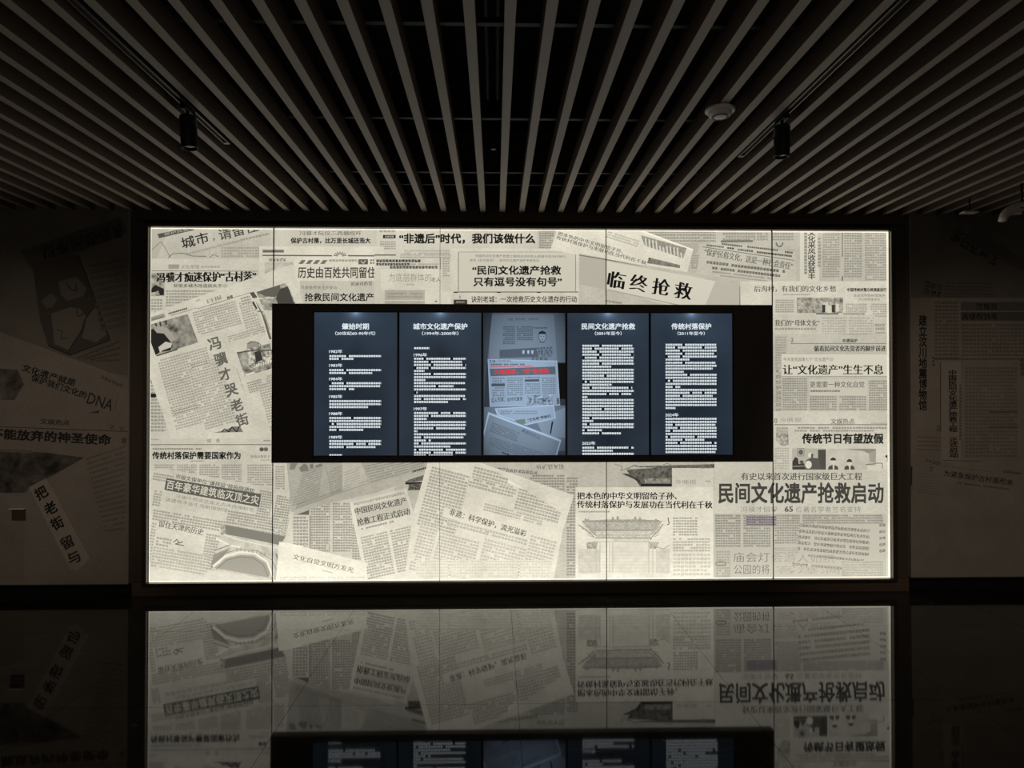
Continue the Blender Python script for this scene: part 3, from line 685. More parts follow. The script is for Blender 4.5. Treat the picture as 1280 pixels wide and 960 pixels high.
c.shape([(280, 655.6), (357, 670.8), (350, 681.5), (334, 678), (300, 671), (282, 668)], 122, 'printed_photo')
c.shape([(263, 712), (267, 693), (288, 685), (277, 698)], 140, 'printed_photo')
c.shape([(268, 710), (282, 698), (300, 693.5), (318, 695), (332, 704), (338, 716), (336, 722)], 150, 'printed_photo')
c.path([(266, 708), (281, 695.5), (300, 690), (319, 692), (334, 702), (341, 722)], 2.0, 222); c.path([(270, 712), (284, 700), (300, 696), (316, 697.5), (329, 706), (335, 720)], .7, 110); c.path([(264, 704), (279, 692), (300, 686.5), (322, 688.5), (340, 700), (347, 716)], .7, 120)
c.path([(273, 660), (280, 668), (296, 674), (322, 680), (352, 686)], 1.3, 215); c.path([(270, 673), (288, 682), (300, 684)], 2.2, 218); c.path([(268, 688), (288, 681)], 1.2, 130)
for k in range(9): c.line((296+k*5, 684.5+k*.9), (296+k*5, 687.5+k*.9), 1, 140)
c.photo([(276, 659), (281, 655.8), (283, 668), (276, 668)], 90, 200, 40); c.path([(345, 692), (352, 712)], 2.4, 130); c.path([(350, 708), (355, 711)], 2, 90)
# slanted grey sheets
c = S.clipping([(358, 575), (450, 575), (466, 602), (372, 640), (364, 640)], 168)
for k in range(13): c.body((378-k*1.1, 590+k*3.4), (404-k*.5, 581+k*3.1), (378.4-k*1.1, 592.4+k*3.4), 1, ink=128)
for k in range(13): c.body((412, 586+k*3.2), (452, 574+k*2.6), (412.4, 588.2+k*3.2), 1, ink=128)
c.shape([(363, 579), (372, 579), (368, 587), (362, 587)], 128); c.shape([(374, 585), (380, 579.5), (384, 581), (386, 588), (376, 590)], 122); c.shape([(387, 581), (391, 579), (392, 585), (388, 586)], 118); c.shape([(394, 582), (402, 579), (403, 582), (395, 584.5)], 124)
c.shape([(370, 633), (466, 600.5), (466, 602.3), (369, 637)], 150, 'printed_shade'); c.line((371, 631), (464, 599.5), .8, 125)
c.line((407, 583), (416, 619), .6, 130)
c = S.clipping([(428, 578), (452, 578), (460, 603.5), (428, 614)], 184)
for k in range(8): c.body((430, 590+k*3.4), (450, 583+k*3.2), (430.2, 592.2+k*3.4), 1, ink=150)
c = S.clipping([(369, 637), (466, 602), (534, 584), (534, 594), (470, 616), (404, 631), (366, 645)], 176)
c = S.clipping([(450, 575), (540, 575), (540, 587), (462, 604.5)], 170)
for k in range(7): c.body((455+k*1.4, 582+k*3.2), (530, 566+k*2.8), (455.2+k*1.4, 584.4+k*3.2), 1, ink=118)
c.body((515, 588.4), (536, 582.4), (515.4, 591), 1, ink=40, kind='dense')
# dark eaves
c = S.clipping([(492, 610), (505, 603), (507, 600), (534, 592), (530, 607), (517, 642), (509, 613), (493, 613.5)], 185)
c.photo([(506, 601), (534, 592.5), (532, 600), (507, 604.5)], 75, 130, 40); c.shape([(491, 611), (505, 603.5), (533, 602), (531, 606), (508, 605.5), (494, 612)], 35, 'printed_photo')
c.photo([(511, 605), (531, 604), (517, 643), (510, 613)], 30, 120, 30, .52, .1)
# tilted announcement
c = S.clipping([(437, 628), (508, 610), (520, 655), (536, 735), (458, 735)], 210, label='narrow tilted clipping with a shaded two-line headline beside a dark roof photo')
c.shape([(442.5, 635), (507.5, 620), (514, 641), (448, 659)], 188, 'printed_shade')
c.text('被国务院文化遗产管理保护委员会推荐登记', (442, 630.6), (505.5, 616.2), 3.6, 95, name='caption')
c.text('中国民间文化遗产', (443.7, 639.4), (508, 625.6), 8.4, 62, serif=.02); c.text('抢救工程正式启动', (446.4, 653.2), (512, 639), 9, 62, serif=.02)
c.body((451, 660), (492, 650), (451.4, 663), 1, ink=100)
for a_, b_ in ((450, 484), (487, 520)): c.body((a_, 671-(a_-450)*.23), (b_, 671-(b_-450)*.23), (a_+10, 725-(a_-450)*.23), 16, ink=135)
c = S.clipping([(349, 677), (366, 680), (458, 703), (460, 735), (344, 735)], 222)
c.text('文化自觉文明方发光', (366.5, 695.6), (442, 712.8), 7, 90, serif=.012, off=-.006); c.body((400, 711), (416, 714.6), (399.6, 713.6), 1, ink=150); cols(c, 350, 720, 455, 730, 3, 3, ink=185)
# centre grey backing
c = S.clipping(R(585, 575, 760, 735), 186)
c.body((612, 583), (672, 589), (611.6, 588), 1, ink=100, kind='brush'); c.body((670, 580), (705, 580), (670, 587), 1, ink=130, kind='brush')
cols(c, 662, 593, 706, 620, 1, 3.6, ink=110); cols(c, 708, 596, 722, 720, 1, 3.6, ink=112)
# large slanted sheet
c = S.clipping([(535.5, 575), (597, 575), (605, 580), (717.5, 619), (704, 662), (690, 735), (504, 735), (516, 643)], 213, blot=.04)
s2 = .262
def tc_(x0, y0, x1, h, n, **k): c.body((x0, y0), (x1, y0+(x1-x0)*s2), (x0-h*s2, y0+h), n, ink=k.pop('ink', 140), **k)
tc_(540, 582, 588, 74, 19); tc_(593, 582, 646, 24, 6); tc_(588, 596, 646, 12, 3); tc_(652, 598, 708, 42, 11); tc_(526, 652, 548, 60, 15, ink=160)
tc_(550, 664, 600, 50, 13, ink=165); tc_(606, 672, 660, 40, 10, ink=168); tc_(664, 668, 697, 40, 10, ink=160); tc_(606, 628, 680, 10, 3, ink=150); tc_(560, 648, 660, 8, 2, ink=158)
c.shape([(556, 634), (662, 661), (659, 672), (553, 646)], 214, 'printed_panel'); c.shape([(636, 596), (655, 601), (652, 610), (634, 604)], (228, 225, 200), 'printed_panel')
c.text('非遗：科学保护，流光溢彩', (562, 639.6), (658, 667.4), 8.6, 78, serif=.02); c.body((600, 661), (612, 664), (599.6, 664), 1, ink=140)
cols(c, 520, 700, 690, 722, 4, 3.6, ink=188)  # faint ink colour stands in for backlight glare near the bottom
# gate clipping
c = S.clipping(R(757, 575, 893, 612), 180)
c.path([(768, 580), (778, 583), (776, 588), (786, 585)], .7, 110); c.path([(785, 586), (793, 581), (800, 584), (812, 583)], .8, 90); c.path([(829, 581), (834, 579), (842, 583)], .8, 110)
c.photo([(783, 587), (840, 583.5), (840, 608), (800, 608), (795, 600), (788, 595)], 55, 120, 30); c.shape([(777, 592), (784, 592), (800, 600), (801, 606), (793, 599)], 60, 'printed_photo'); c.shape(R(801, 605, 840, 608), 30, 'printed_photo'); c.photo(R(806, 598, 838, 604), 60, 165, 60)
c.photo([(786, 583), (897, 580), (898, 584.5), (840, 586)], 60, 130, 40)
c = S.clipping(R(840, 585, 892, 611), 202); c.text('今晚报', (844, 602.6), (870, 602.6), 5.6, 105, off=-.012, name='handwritten_headline'); c.body((882, 600), (888, 600), (882, 603), 1, ink=120); c.shape([(874, 585.5), (899, 583), (899, 585)], 70)
c = S.clipping(R(719.5, 609, 891.5, 735), 214, blot=.04, label='bright clipping with a pale photo of a tiled gateway under a two-line headline')
c.text('把本色的中华文明留给子孙、', (721.5, 619.8), (846, 619.8), 9.4, 30, serif=.03); c.text('传统村落保护与发展功在当代利在千秋', (721.5, 630.4), (890.5, 631), 9.4, 30, serif=.03)
c.body((723, 638), (762, 638), (723, 641), 1, ink=120)
def zig(p, q, n, a):
    out = []
    for k in range(n):
        t = k/n; out += [(p[0]+(q[0]-p[0])*t, p[1]+(q[1]-p[1])*t+(a if k % 2 else -a))]
    return out
roof = [(727, 652), (733, 650.6), (765, 649), (800, 649), (828, 651), (823, 660), (815, 669), (742.5, 669), (736, 662)]
c.photo(roof, 150, 186, 45); c.photo([(744, 664), (815, 664), (813, 672), (746, 672)], 165, 212, 60)
c.path(zig((728, 651.6), (828, 651), 34, .8), 1.0, 130); c.path(zig((738, 662.6), (819, 662.6), 40, .7), .8, 132); c.path(zig((743, 669), (815, 669), 30, .7), .8, 150)
for k in range(18): c.line((747+k*3.8, 664.5), (747+k*3.8, 670), .8, 190)
for k in range(5): c.path([(741-k*.8, 671-k*2.6), (735-k*1.6, 669-k*2.8)], .8, 160); c.path([(817+k*.8, 671-k*2.6), (823+k*1.2, 669-k*2.8)], .8, 160)
c.path([(724, 657), (727, 658.5), (729, 662)], .9, 120); c.photo([(764, 672.6), (812, 672.6), (812, 677), (764, 677)], 178, 214, 60)
for x_, y_ in ((766, 648), (772, 647), (794, 647.5), (800, 648.5), (732, 650), (735, 650.6), (820, 650.6)): c.shape([(x_-1.6, y_+2), (x_-1, y_-1.8), (x_+.8, y_-2), (x_+1.8, y_+2)], 150, 'printed_photo')
c.line((744, 672.6), (815, 672.6), 1.1, 135); c.line((742, 677), (818, 677.5), .8, 165); c.photo([(733, 678), (747, 677), (746, 686), (734, 686)], 125, 195, 45); c.photo([(811, 677), (824, 678), (820, 686), (812, 686)], 125, 195, 45)
c.path([(723, 656), (729, 660), (733, 663), (738, 667), (743, 672)], 1, 125); c.path([(829, 655), (822, 664), (815, 671), (813, 675)], 1, 125); c.path([(835, 647), (836.5, 655), (834, 656)], 1.4, 120)
c.photo(R(723, 686, 750, 717), 180, 205, 25); c.photo(R(820, 686, 837, 717), 180, 208, 25); c.photo(R(764, 679, 812, 717), 196, 214, 20); c.path([(817, 683), (830, 686), (837, 681)], .8, 140)
for k in range(7): c.line((722, 690+k*4), (838, 690+k*4), .4, 178)
for x_ in (745, 750, 762, 766, 811, 816): c.line((x_, 678), (x_, 716), 1, 178)
cols(c, 841, 646, 872, 670, 1, 3.3, ink=125); cols(c, 841, 672, 888, 690, 1, 3.6, ink=150); cols(c, 841, 691, 888, 720, 1, 4.6, ink=175)  # ink paler downwards, backlight wash mixed into its colour
# ===== slanted street sheet (left)
c = S.clipping([(183, 393.5), (365, 330), (385, 400), (352, 548), (214, 548), (187, 470)], 206, blot=.04, label='large tilted clipping with a vertical grey headline and two photographs at left')
s3 = -.276
def td(x0, y0, x1, h, n, **k): c.body((x0, y0), (x1, y0+(x1-x0)*s3), (x0-h*s3, y0+h), n, ink=k.pop('ink', 138), **k)
c.text('日报', (259, 377), (277, 371.2), 5.5, 130, serif=.02); c.body((261, 380.5), (279, 375), (261.5, 382.5), 1, ink=120); c.body((283, 371), (291, 368), (284, 375), 1, ink=90, kind='dense')
c.body((210, 391), (234, 384), (210.6, 393.4), 1, ink=60, kind='dense'); c.body((212, 394), (246, 384), (212.4, 395.6), 1, ink=90); c.line((247, 386), (312, 366), .7, 130)
c.body((244, 375), (250, 373), (244.6, 377.5), 1, ink=130, kind='brush')
c.shape([(187, 397), (205, 391.5), (207, 396), (188, 402)], 150); td(189, 398, 204, 3.4, 1, paper=150, ink=95)
td(240, 390, 294, 30, 10); td(298, 378, 317, 40, 13); td(300, 372, 312, 10, 3, ink=110)
c.photo([(187, 406), (234.6, 392.5), (247.7, 428), (194.6, 444.6)], 70, 175, 15); c.photo([(222, 396), (234.6, 392.5), (247.7, 428), (233, 432)], 110, 165, 20)
c.shape([(187, 412), (197, 410), (209, 420), (216, 432), (213, 438), (200, 440), (194.6, 444), (187, 424)], 36, 'printed_photo')
c.shape([(192, 411), (200, 407), (210, 411), (220, 424), (214, 428), (205, 417), (196, 416)], 160, 'printed_photo'); c.shape([(198, 434), (207, 427), (215, 429), (214, 434), (203, 438), (200, 441)], 195, 'printed_photo')
for p_ in (((196, 408), (194, 404)), ((201, 408), (200, 402)), ((208, 406), (207, 400.5))): c.line(p_[0], p_[1], 2, 60, 'printed_photo')
c.line((196, 444.8), (222, 436.6), 1.4, 60)
td(196, 450, 258, 88, 27, ink=140); td(238, 455, 260, 9, 3, ink=100); td(216, 513, 248, 6, 2, ink=100)
td(236, 463, 276, 75, 23, ink=142); td(262, 449, 268, 8, 3, ink=140)
for ch_, x_, y_ in (('冯', 268.2, 429.6), ('骥', 275.8, 448.6), ('才', 281.4, 467.6), ('哭', 289, 487.4), ('老', 295.8, 506.4), ('街', 302.6, 524.6)):
    c.text(ch_, (x_-7.2, y_+2.2), (x_+7.2, y_-2.2), 15, 100, w=.024, name='headline')
c.photo([(296, 441), (338, 429), (341, 460), (306, 470.6)], 55, 190, 18); c.shape([(309, 429), (313, 426), (324, 428), (325, 440), (308, 444)], 150, 'printed_photo'); c.photo([(309, 436), (328, 432), (341, 438), (341, 452), (312, 462)], 95, 215, 30, .5, .08)
c.shape([(318, 440), (326, 438), (328, 450), (320, 453)], 60, 'printed_photo'); c.path([(296, 441), (318, 438), (341, 438)], 1.6, 90, 'printed_photo'); c.path([(309, 430), (318, 426.6), (326, 430.5), (325.4, 440)], .9, 100, 'printed_photo')
for k in range(7): c.line((320+k*3, 459-k*.8), (320.8+k*3, 455-k*.8), 1.2, 225, 'printed_photo')
c.line((307, 469), (318, 465.4), 2, 228); c.body((295, 461), (296.4, 461), (304, 488), 9, ink=110)
td(308, 478, 326, 14, 5, ink=115); td(322, 481, 342, 58, 18); td(331, 470, 342, 8, 3); td(284, 420, 330, 8, 3, ink=140)
c.shape([(266, 541), (281, 538), (291, 533), (300, 533), (304, 540)], 120, 'printed_photo'); c.path([(277, 540), (281, 536), (286, 540), (290, 533.5), (296, 540), (299, 533)], 1.2, 30, 'printed_photo')
c.photo([(320.6, 365), (357, 353.5), (364, 366), (373, 388), (330, 388)], 70, 200, 20); c.shape([(321, 365), (350, 356), (350, 370), (341, 371), (330, 369.6)], 96, 'printed_photo'); c.shape([(350, 361), (360, 358), (370, 385), (349, 385), (345, 373)], 70, 'printed_photo')
c.path([(314, 372), (326, 373), (342, 372)], 1.2, 222); c.path([(324, 368.5), (330, 373), (344, 378)], 1.4, 150); c.path([(317, 376), (322, 383), (330, 398), (338, 424)], 3, 100); c.path([(312, 368), (318, 376), (327, 395), (336, 425)], 1.5, 215)
c.shape([(312, 366), (317, 364.6), (322, 372), (316, 373)], 85, 'printed_photo'); c.path([(316, 378), (321, 386)], 2.4, 70); c.path([(322, 389), (329, 390)], 1.6, 120); c.path([(330, 392), (337, 412)], 1.6, 160); c.path([(325, 380), (341, 380)], .8, 140)

# panel joints: fine dark strips between the five panels
yj = S.Y - S.n*S.step - .0006
for s_ in (342, 550, 757.5, 965):
    x_ = hit(s_, 490, YB).x; w_ = .0030 if s_ != 550 else .0012
    box('panel_joint', (x_-w_, x_+w_, yj, YB-.0002, BZ0, BZ1), flat_mat('wall', 40), box_root)
print('layers', S.n)

# ------------------------------------------------------------------ black surround with five displays
YD = YB-.10; YS = YD+.006
sx0, sx1 = hit(339.5, 480, YD).x, hit(966, 480, YD).x
sz1 = (hit(340, 380, YD).z+hit(966, 380.5, YD).z)/2; sz0 = (hit(340, 579, YD).z+hit(966, 577, YD).z)/2
px0, px1 = hit(390.8, 480, YD).x, hit(917.2, 480, YD).x
pz1, pz0 = hit(640, 390, YD).z, hit(640, 570, YD).z
sur = empty('display_surround', ((sx0+sx1)/2, YD, sz0), 'wide matte black surround housing five portrait screens on the lightbox', 'display surround')
M_sur = plain('matte black laminate', rgb(92, 88, 78), .6, spec=.3, vary=.06, scale=30)
Yb_ = YB-.022
box('side_panel', (sx0, px0, YD, Yb_, sz0, sz1), M_sur, sur, .002); box('side_panel', (px1, sx1, YD, Yb_, sz0, sz1), M_sur, sur, .002)
box('top_panel', (px0+.0005, px1-.0005, YD, Yb_, pz1, sz1), M_sur, sur, .002); box('bottom_panel', (px0+.0005, px1-.0005, YD, Yb_, sz0, pz0), M_sur, sur, .002)
box('back_panel', (px0+.001, px1-.001, Yb_-.01, Yb_, pz0+.001, pz1-.001), M_black, sur)
# display picture: slate panel with a soft lamp glow at the top, as shown on the screens
def screen_mat(kind):
    m, nt, p = new_mat('display picture '+kind); N, L = nt.nodes, nt.links
    uv = N.new('ShaderNodeUVMap'); s = N.new('ShaderNodeSeparateXYZ'); L.new(uv.outputs[0], s.inputs[0]); u, v = s.outputs[0], s.outputs[1]
    du = math_node(nt, 'SUBTRACT', u, .5); dv = math_node(nt, 'SUBTRACT', v, 1.0)
    r = math_node(nt, 'SQRT', math_node(nt, 'ADD', math_node(nt, 'POWER', math_node(nt, 'MULTIPLY', du, 1.6), 2.), math_node(nt, 'POWER', math_node(nt, 'MULTIPLY', dv, 3.2), 2.)))
    a = math_node(nt, 'EXPONENT', math_node(nt, 'MULTIPLY', r, -2.2)); a2 = math_node(nt, 'EXPONENT', math_node(nt, 'MULTIPLY', r, -16.))
    geo = N.new('ShaderNodeNewGeometry'); n = N.new('ShaderNodeTexNoise'); n.inputs['Scale'].default_value = 3.; n.inputs['Detail'].default_value = 3; L.new(geo.outputs['Position'], n.inputs['Vector'])
    base = math_node(nt, 'MULTIPLY', math_node(nt, 'ADD', .030, math_node(nt, 'MULTIPLY', a, .095)), math_node(nt, 'ADD', .45, n.outputs['Fac']))
    side = math_node(nt, 'MULTIPLY', math_node(nt, 'ABSOLUTE', du), .035)
    tot = math_node(nt, 'ADD', math_node(nt, 'ADD', base, side), math_node(nt, 'MULTIPLY', a2, .45))
    tot = math_node(nt, 'MULTIPLY', tot, .80)
    p.inputs['Base Color'].default_value = (.012, .012, .014, 1); p.inputs['Roughness'].default_value = .3; p.inputs['Specular IOR Level'].default_value = .3
    p.inputs['Emission Color'].default_value = (.56, .86, 1.30, 1); L.new(tot, p.inputs['Emission Strength'])
    return m
M_scr = screen_mat('text page')
def quad_uv(name, x0, x1, z0, z1, y, mat, parent):
    me = bpy.data.meshes.new(name); me.from_pydata([(x0, y, z0), (x1, y, z0), (x1, y, z1), (x0, y, z1)], [], [(0, 1, 2, 3)])
    l = me.uv_layers.new(name='UVMap')
    for i, c_ in enumerate(((0, 0), (1, 0), (1, 1), (0, 1))): l.data[i].uv = c_
    return link_mesh(name, me, mat, parent)
M_bez = plain('thin black bezel', rgb(12, 12, 13), .35, spec=.4, vary=.05)
edges = [px0] + [hit(e_, 480, YD).x for e_ in (497.6, 602.8, 708, 812.6)] + [px1]
class Page(Clip):
    """a screen picture: same drawing helpers as a clipping, on the display's glass"""
    def __init__(c, obj, y, poly, tone=60):
        class K: pass
        c.s = K(); c.s.kind = 'screen'; c.s.bounds = poly; c.tone = tone; c.y = y; c.poly = poly; c.n = 0; c.o = obj
LABELS = ['first portrait screen from the left, white timeline headed 1982 to 1989',
          'second portrait screen from the left, white timeline headed 1996 and 1997',
          'middle portrait screen showing blue-tinted newspapers with a red headline',
          'fourth portrait screen from the left, dense white text ending with 2023',
          'rightmost portrait screen, dense white text with a 2024 heading']
pages = []
for i in range(5):
    a, b = edges[i]+.004, edges[i+1]-.004
    root = empty('display_screen', ((a+b)/2, YD+.03, pz0), LABELS[i], 'screen', 'portrait screens in the black surround')
    bm = bmesh.new(); t_ = .005
    for d in ((a-.003, a+t_, pz0+.001, pz1-.001), (b-t_, b+.003, pz0+.001, pz1-.001), (a+t_, b-t_, pz0+.001, pz0+.001+t_), (a+t_, b-t_, pz1-.001-t_, pz1-.001)):
        add_box(bm, d[0], d[1], YD+.003, YD+.045, d[2], d[3])
    from_bm('bezel', bm, M_bez, root)
    box('back_shell', (a, b, YD+.012, YD+.045, pz0+.003, pz1-.003), M_black, root)
    q = quad_uv('picture', a+t_, b-t_, pz0+.006, pz1-.006, YS+.004, M_scr, root)
    poly = [proj((a+t_, YS, pz1-.006)), proj((b-t_, YS, pz1-.006)), proj((b-t_, YS, pz0+.006)), proj((a+t_, YS, pz0+.006))]
    pages.append(Page(q, YS+.0035, poly))
WHITE = (222, 232, 238)
def page_text(P, title, tx, date, dx, years, lines, ox, sc, oy=385):
    P.text(title, (tx[0], 408), (tx[1], 408), 7.6, WHITE, w=.024, name='page_title')
    P.text(date, (dx[0], 416.7), (dx[1], 416.7), 4.6, WHITE, w=.016, name='page_dates')
    for s_, y_ in years:
        P.text(s_, (ox+0, oy+y_/sc), (ox+16.3, oy+y_/sc), 4.4, WHITE, w=.018, name='year_heading')
    y0 = P.ynext(); vs = []; fs = []; uvs = []
    for k, (ly, lw) in enumerate(lines):
        yy = oy+ly/sc; pts = clip_poly([(ox, yy-1.4), (ox+lw, yy-1.4), (ox+lw, yy+1.4), (ox, yy+1.4)], P.poly)
        if len(pts) < 3: continue
        base = len(vs); vs += [hit(a_, b_, y0) for a_, b_ in pts]; fs.append(tuple(range(base, base+len(pts))))
        uvs += [((a_-ox)/3.05+k*31, (b_-(yy-1.4))/2.8+k*7) for a_, b_ in pts]
    me = bpy.data.meshes.new('body_text'); me.from_pydata(vs, [], fs); l = me.uv_layers.new(name='UVMap')
    for lp in me.loops: l.data[lp.index].uv = uvs[lp.vertex_index]
    link_mesh('body_text', me, body_mat('screen', (14, 22, 34), (226, 236, 240), 'dense'), P.o)
ln = lambda pairs, x0, sc, full: [(y, ((x or full)-x0)/sc) for y, x in pairs]
page_text(pages[0], '肇始时期', (427.6, 461), '（20世纪60-90年代）', (419, 469),
          [('1982年', 267), ('1983年', 353), ('1984年', 436), ('1985年', 545), ('1988年', 650), ('1989年', 795)],
          ln([(296, 0), (313, 280), (382, 0), (400, 395), (463, 0), (481, 0), (499, 285), (573, 0), (592, 0), (610, 370), (677, 0), (695, 0), (714, 0), (732, 0), (750, 340), (819, 0), (837, 0), (856, 415), (906, 210)], 130, 4.925, 450), 411.4, 4.925)
page_text(pages[1], '城市文化遗产保护', (516.5, 584), '（1994年-2000年）', (527.5, 573), [('1996年', 288), ('1997年', 620)],
          ln([(247, 205), (312, 0), (331, 405), (350, 0), (369, 0), (387, 175), (406, 0), (425, 0), (443, 180), (462, 425), (481, 355), (501, 0), (520, 132), (541, 0), (560, 0), (578, 320), (646, 0), (664, 0), (683, 190), (702, 0), (720, 0), (740, 0), (758, 132), (777, 0), (796, 415), (815, 215), (833, 0), (852, 335), (872, 0), (890, 0), (907, 350)], 110, 4.922, 430), 517.3, 4.922)
page_text(pages[3], '民间文化遗产抢救', (727, 793.8), '（2001年至今）', (743.6, 777), [('2023年', 832)],
          ln([(232, 420)]+[(250+18.5*k, 0) for k in range(6)]+[(361, 290)]+[(380+18.5*k, 0) for k in range(5)]+[(472, 295), (491, 420), (510, 0), (529, 415), (548, 145)]+[(566+18.6*k, 0) for k in range(7)]+[(695, 180), (715, 0), (733, 0), (752, 235), (771, 350), (859, 0), (878, 300), (897, 0)], 112, 4.923, 430), 727.7, 4.923)
page_text(pages[4], '传统村落保护', (839.4, 888.8), '（2011年至今）', (847, 881), [('2024年', 658)],
          ln([(226, 420), (243, 0), (262, 0), (281, 0), (299, 0), (317, 255), (337, 415), (355, 0), (373, 398), (393, 220), (411, 0), (429, 0), (448, 0), (467, 0), (486, 200), (504, 0), (522, 0), (541, 398), (560, 0), (578, 0), (597, 0), (616, 170), (682, 0), (701, 0), (719, 415), (738, 0), (756, 0), (775, 0), (793, 0), (811, 350), (830, 0), (849, 0), (868, 0), (887, 415)], 107, 4.925, 424), 831.7, 4.925)
# middle screen: newspapers
P = pages[2]; P.s.kind = 'picture'
def q_(x, y): return (595+x/4.925, 385+y/4.925)
P.shape([q_(48, 24), q_(552, 24), q_(552, 335), q_(48, 335)], 112, 'newspaper_sheet')
P.shape([q_(90, 40), q_(480, 40), q_(500, 330), q_(80, 330)], 132, 'newspaper_sheet')
P.text('守望，两节保护，未来未来', q_(197, 70), q_(383, 68), 3.2, 70, name='newspaper_headline')
def pb(x0, y0, x1, y1, n, paper, ink=None, **k): P.body(q_(x0, y0), q_(x1, y0), q_(x0, y1), n, paper=paper, ink=ink or paper-45, **k)
pb(165, 110, 240, 225, 9, 132); pb(250, 110, 350, 200, 7, 132); pb(355, 115, 440, 130, 1, 132)
P.shape([(q_(408, 178)[0]+4.6*math.cos(t*.52), q_(408, 178)[1]+6.2*math.sin(t*.52)) for t in range(12)], 150, 'portrait')
P.shape([q_(385, 165), q_(388, 148), q_(408, 140), q_(428, 148), q_(433, 168), q_(424, 160), q_(395, 160)], 40, 'portrait', raw=True); P.path([q_(386, 165), q_(388, 190), q_(400, 208), q_(418, 208), q_(430, 190), q_(432, 165)], .6, 50, 'portrait')
P.path([q_(396, 176), q_(403, 175)], .6, 50, 'portrait'); P.path([q_(412, 175), q_(420, 176)], .6, 50, 'portrait'); P.path([q_(402, 194), q_(414, 194)], .6, 60, 'portrait'); P.path([q_(388, 212), q_(400, 208), q_(408, 214), q_(422, 208)], .6, 60, 'portrait')
P.shape([q_(145, 258), q_(470, 238), q_(470, 300), q_(145, 308)], 92, 'printed_photo'); P.photo([q_(370, 245), q_(470, 238), q_(470, 300), q_(385, 303)], 30, 150, 60)
for x_ in (285, 315, 340): P.shape([q_(x_, 262), q_(x_+14, 260), q_(x_+12, 282), q_(x_+2, 282)], 190, 'printed_photo')
P.shape([q_(505, 340), q_(552, 340), q_(552, 560), q_(515, 560)], 14, 'printed_shade')
P.shape([q_(72, 314), q_(500, 324), q_(518, 600), q_(85, 608)], 185, 'newspaper_sheet'); P.shape([q_(78, 320), q_(494, 330), q_(510, 596), q_(92, 603)], 165, 'newspaper_sheet')
P.text('14', q_(88, 326), q_(118, 328), 3.2, 50, name='newspaper_headline'); P.text('今晚报', q_(130, 324), q_(215, 326), 3, 80, off=-.01, name='newspaper_headline'); P.text('文化新闻', q_(340, 312), q_(440, 314), 4.6, 40, name='newspaper_headline')
pb(90, 342, 300, 352, 1, 165, 90, kind='dense'); pb(90, 354, 350, 364, 1, 165, (190, 90, 100), kind='dense')
P.shape([q_(85, 375), q_(488, 360), q_(490, 408), q_(90, 420)], 100, 'printed_band')
P.text('大地震后，“羌”去何处', q_(108, 394), q_(450, 386), 6.2, (225, 45, 55), w=.02, name='newspaper_headline')
pb(100, 425, 180, 560, 9, 165); pb(190, 425, 290, 540, 9, 165); pb(300, 460, 395, 530, 5, 165); pb(405, 425, 490, 530, 8, 165); pb(300, 420, 395, 436, 1, 165)
P.shape([q_(95, 466), q_(178, 466), q_(178, 482), q_(95, 482)], 82, 'printed_band'); P.shape([q_(300, 440), q_(388, 438), q_(390, 452), q_(300, 454)], 82, 'printed_band')
P.text('以人为本，应时代意务', q_(95, 570), q_(287, 558), 5, 50, w=.01, name='newspaper_headline')
P.photo([q_(312, 540), q_(470, 532), q_(472, 595), q_(314, 600)], 50, 190, 35); P.body(q_(495, 555), q_(512, 553), q_(498, 592), 4, paper=165, ink=50, kind='dense')
P.shape([q_(50, 610), q_(552, 600), q_(552, 880), q_(50, 880)], 120, 'newspaper_sheet'); P.shape([q_(370, 690), q_(552, 610), q_(552, 800), q_(420, 800)], 150, 'newspaper_sheet')
P.shape([q_(115, 618), q_(480, 598), q_(492, 680), q_(310, 722), q_(130, 660)], 192, 'newspaper_sheet'); P.shape([q_(128, 622), q_(474, 604), q_(484, 676), q_(310, 714), q_(140, 655)], 168, 'newspaper_sheet')
pb(150, 630, 380, 655, 2, 168, 130); P.text('“文化羌”呼唤归', q_(318, 690), q_(458, 664), 3.6, 45, w=.02, name='newspaper_headline'); P.shape([q_(235, 692), q_(300, 682), q_(306, 712), q_(280, 716)], (110, 125, 120), 'printed_band')
P.shape([q_(466, 700), q_(476, 698), q_(462, 776), q_(455, 775)], 30, 'printed_band')
P.shape([q_(75, 640), q_(525, 812), q_(500, 905), q_(48, 905), q_(48, 760)], 200, 'newspaper_sheet'); P.shape([q_(82, 656), q_(515, 822), q_(490, 905), q_(48, 905), q_(48, 790)], 142, 'newspaper_sheet')
P.body(q_(100, 700), q_(270, 765), q_(80, 760), 5, paper=142, ink=112); P.body(q_(90, 790), q_(420, 890), q_(75, 850), 5, paper=142, ink=115); P.text('美丽的北川', q_(282, 752), q_(392, 800), 4.4, 75, name='newspaper_headline'); P.body(q_(160, 880), q_(205, 896), q_(156, 896), 1, paper=142, ink=60)
P.shape([q_(48, 24), q_(100, 24), q_(70, 330), q_(48, 600)], 78, 'newspaper_sheet')

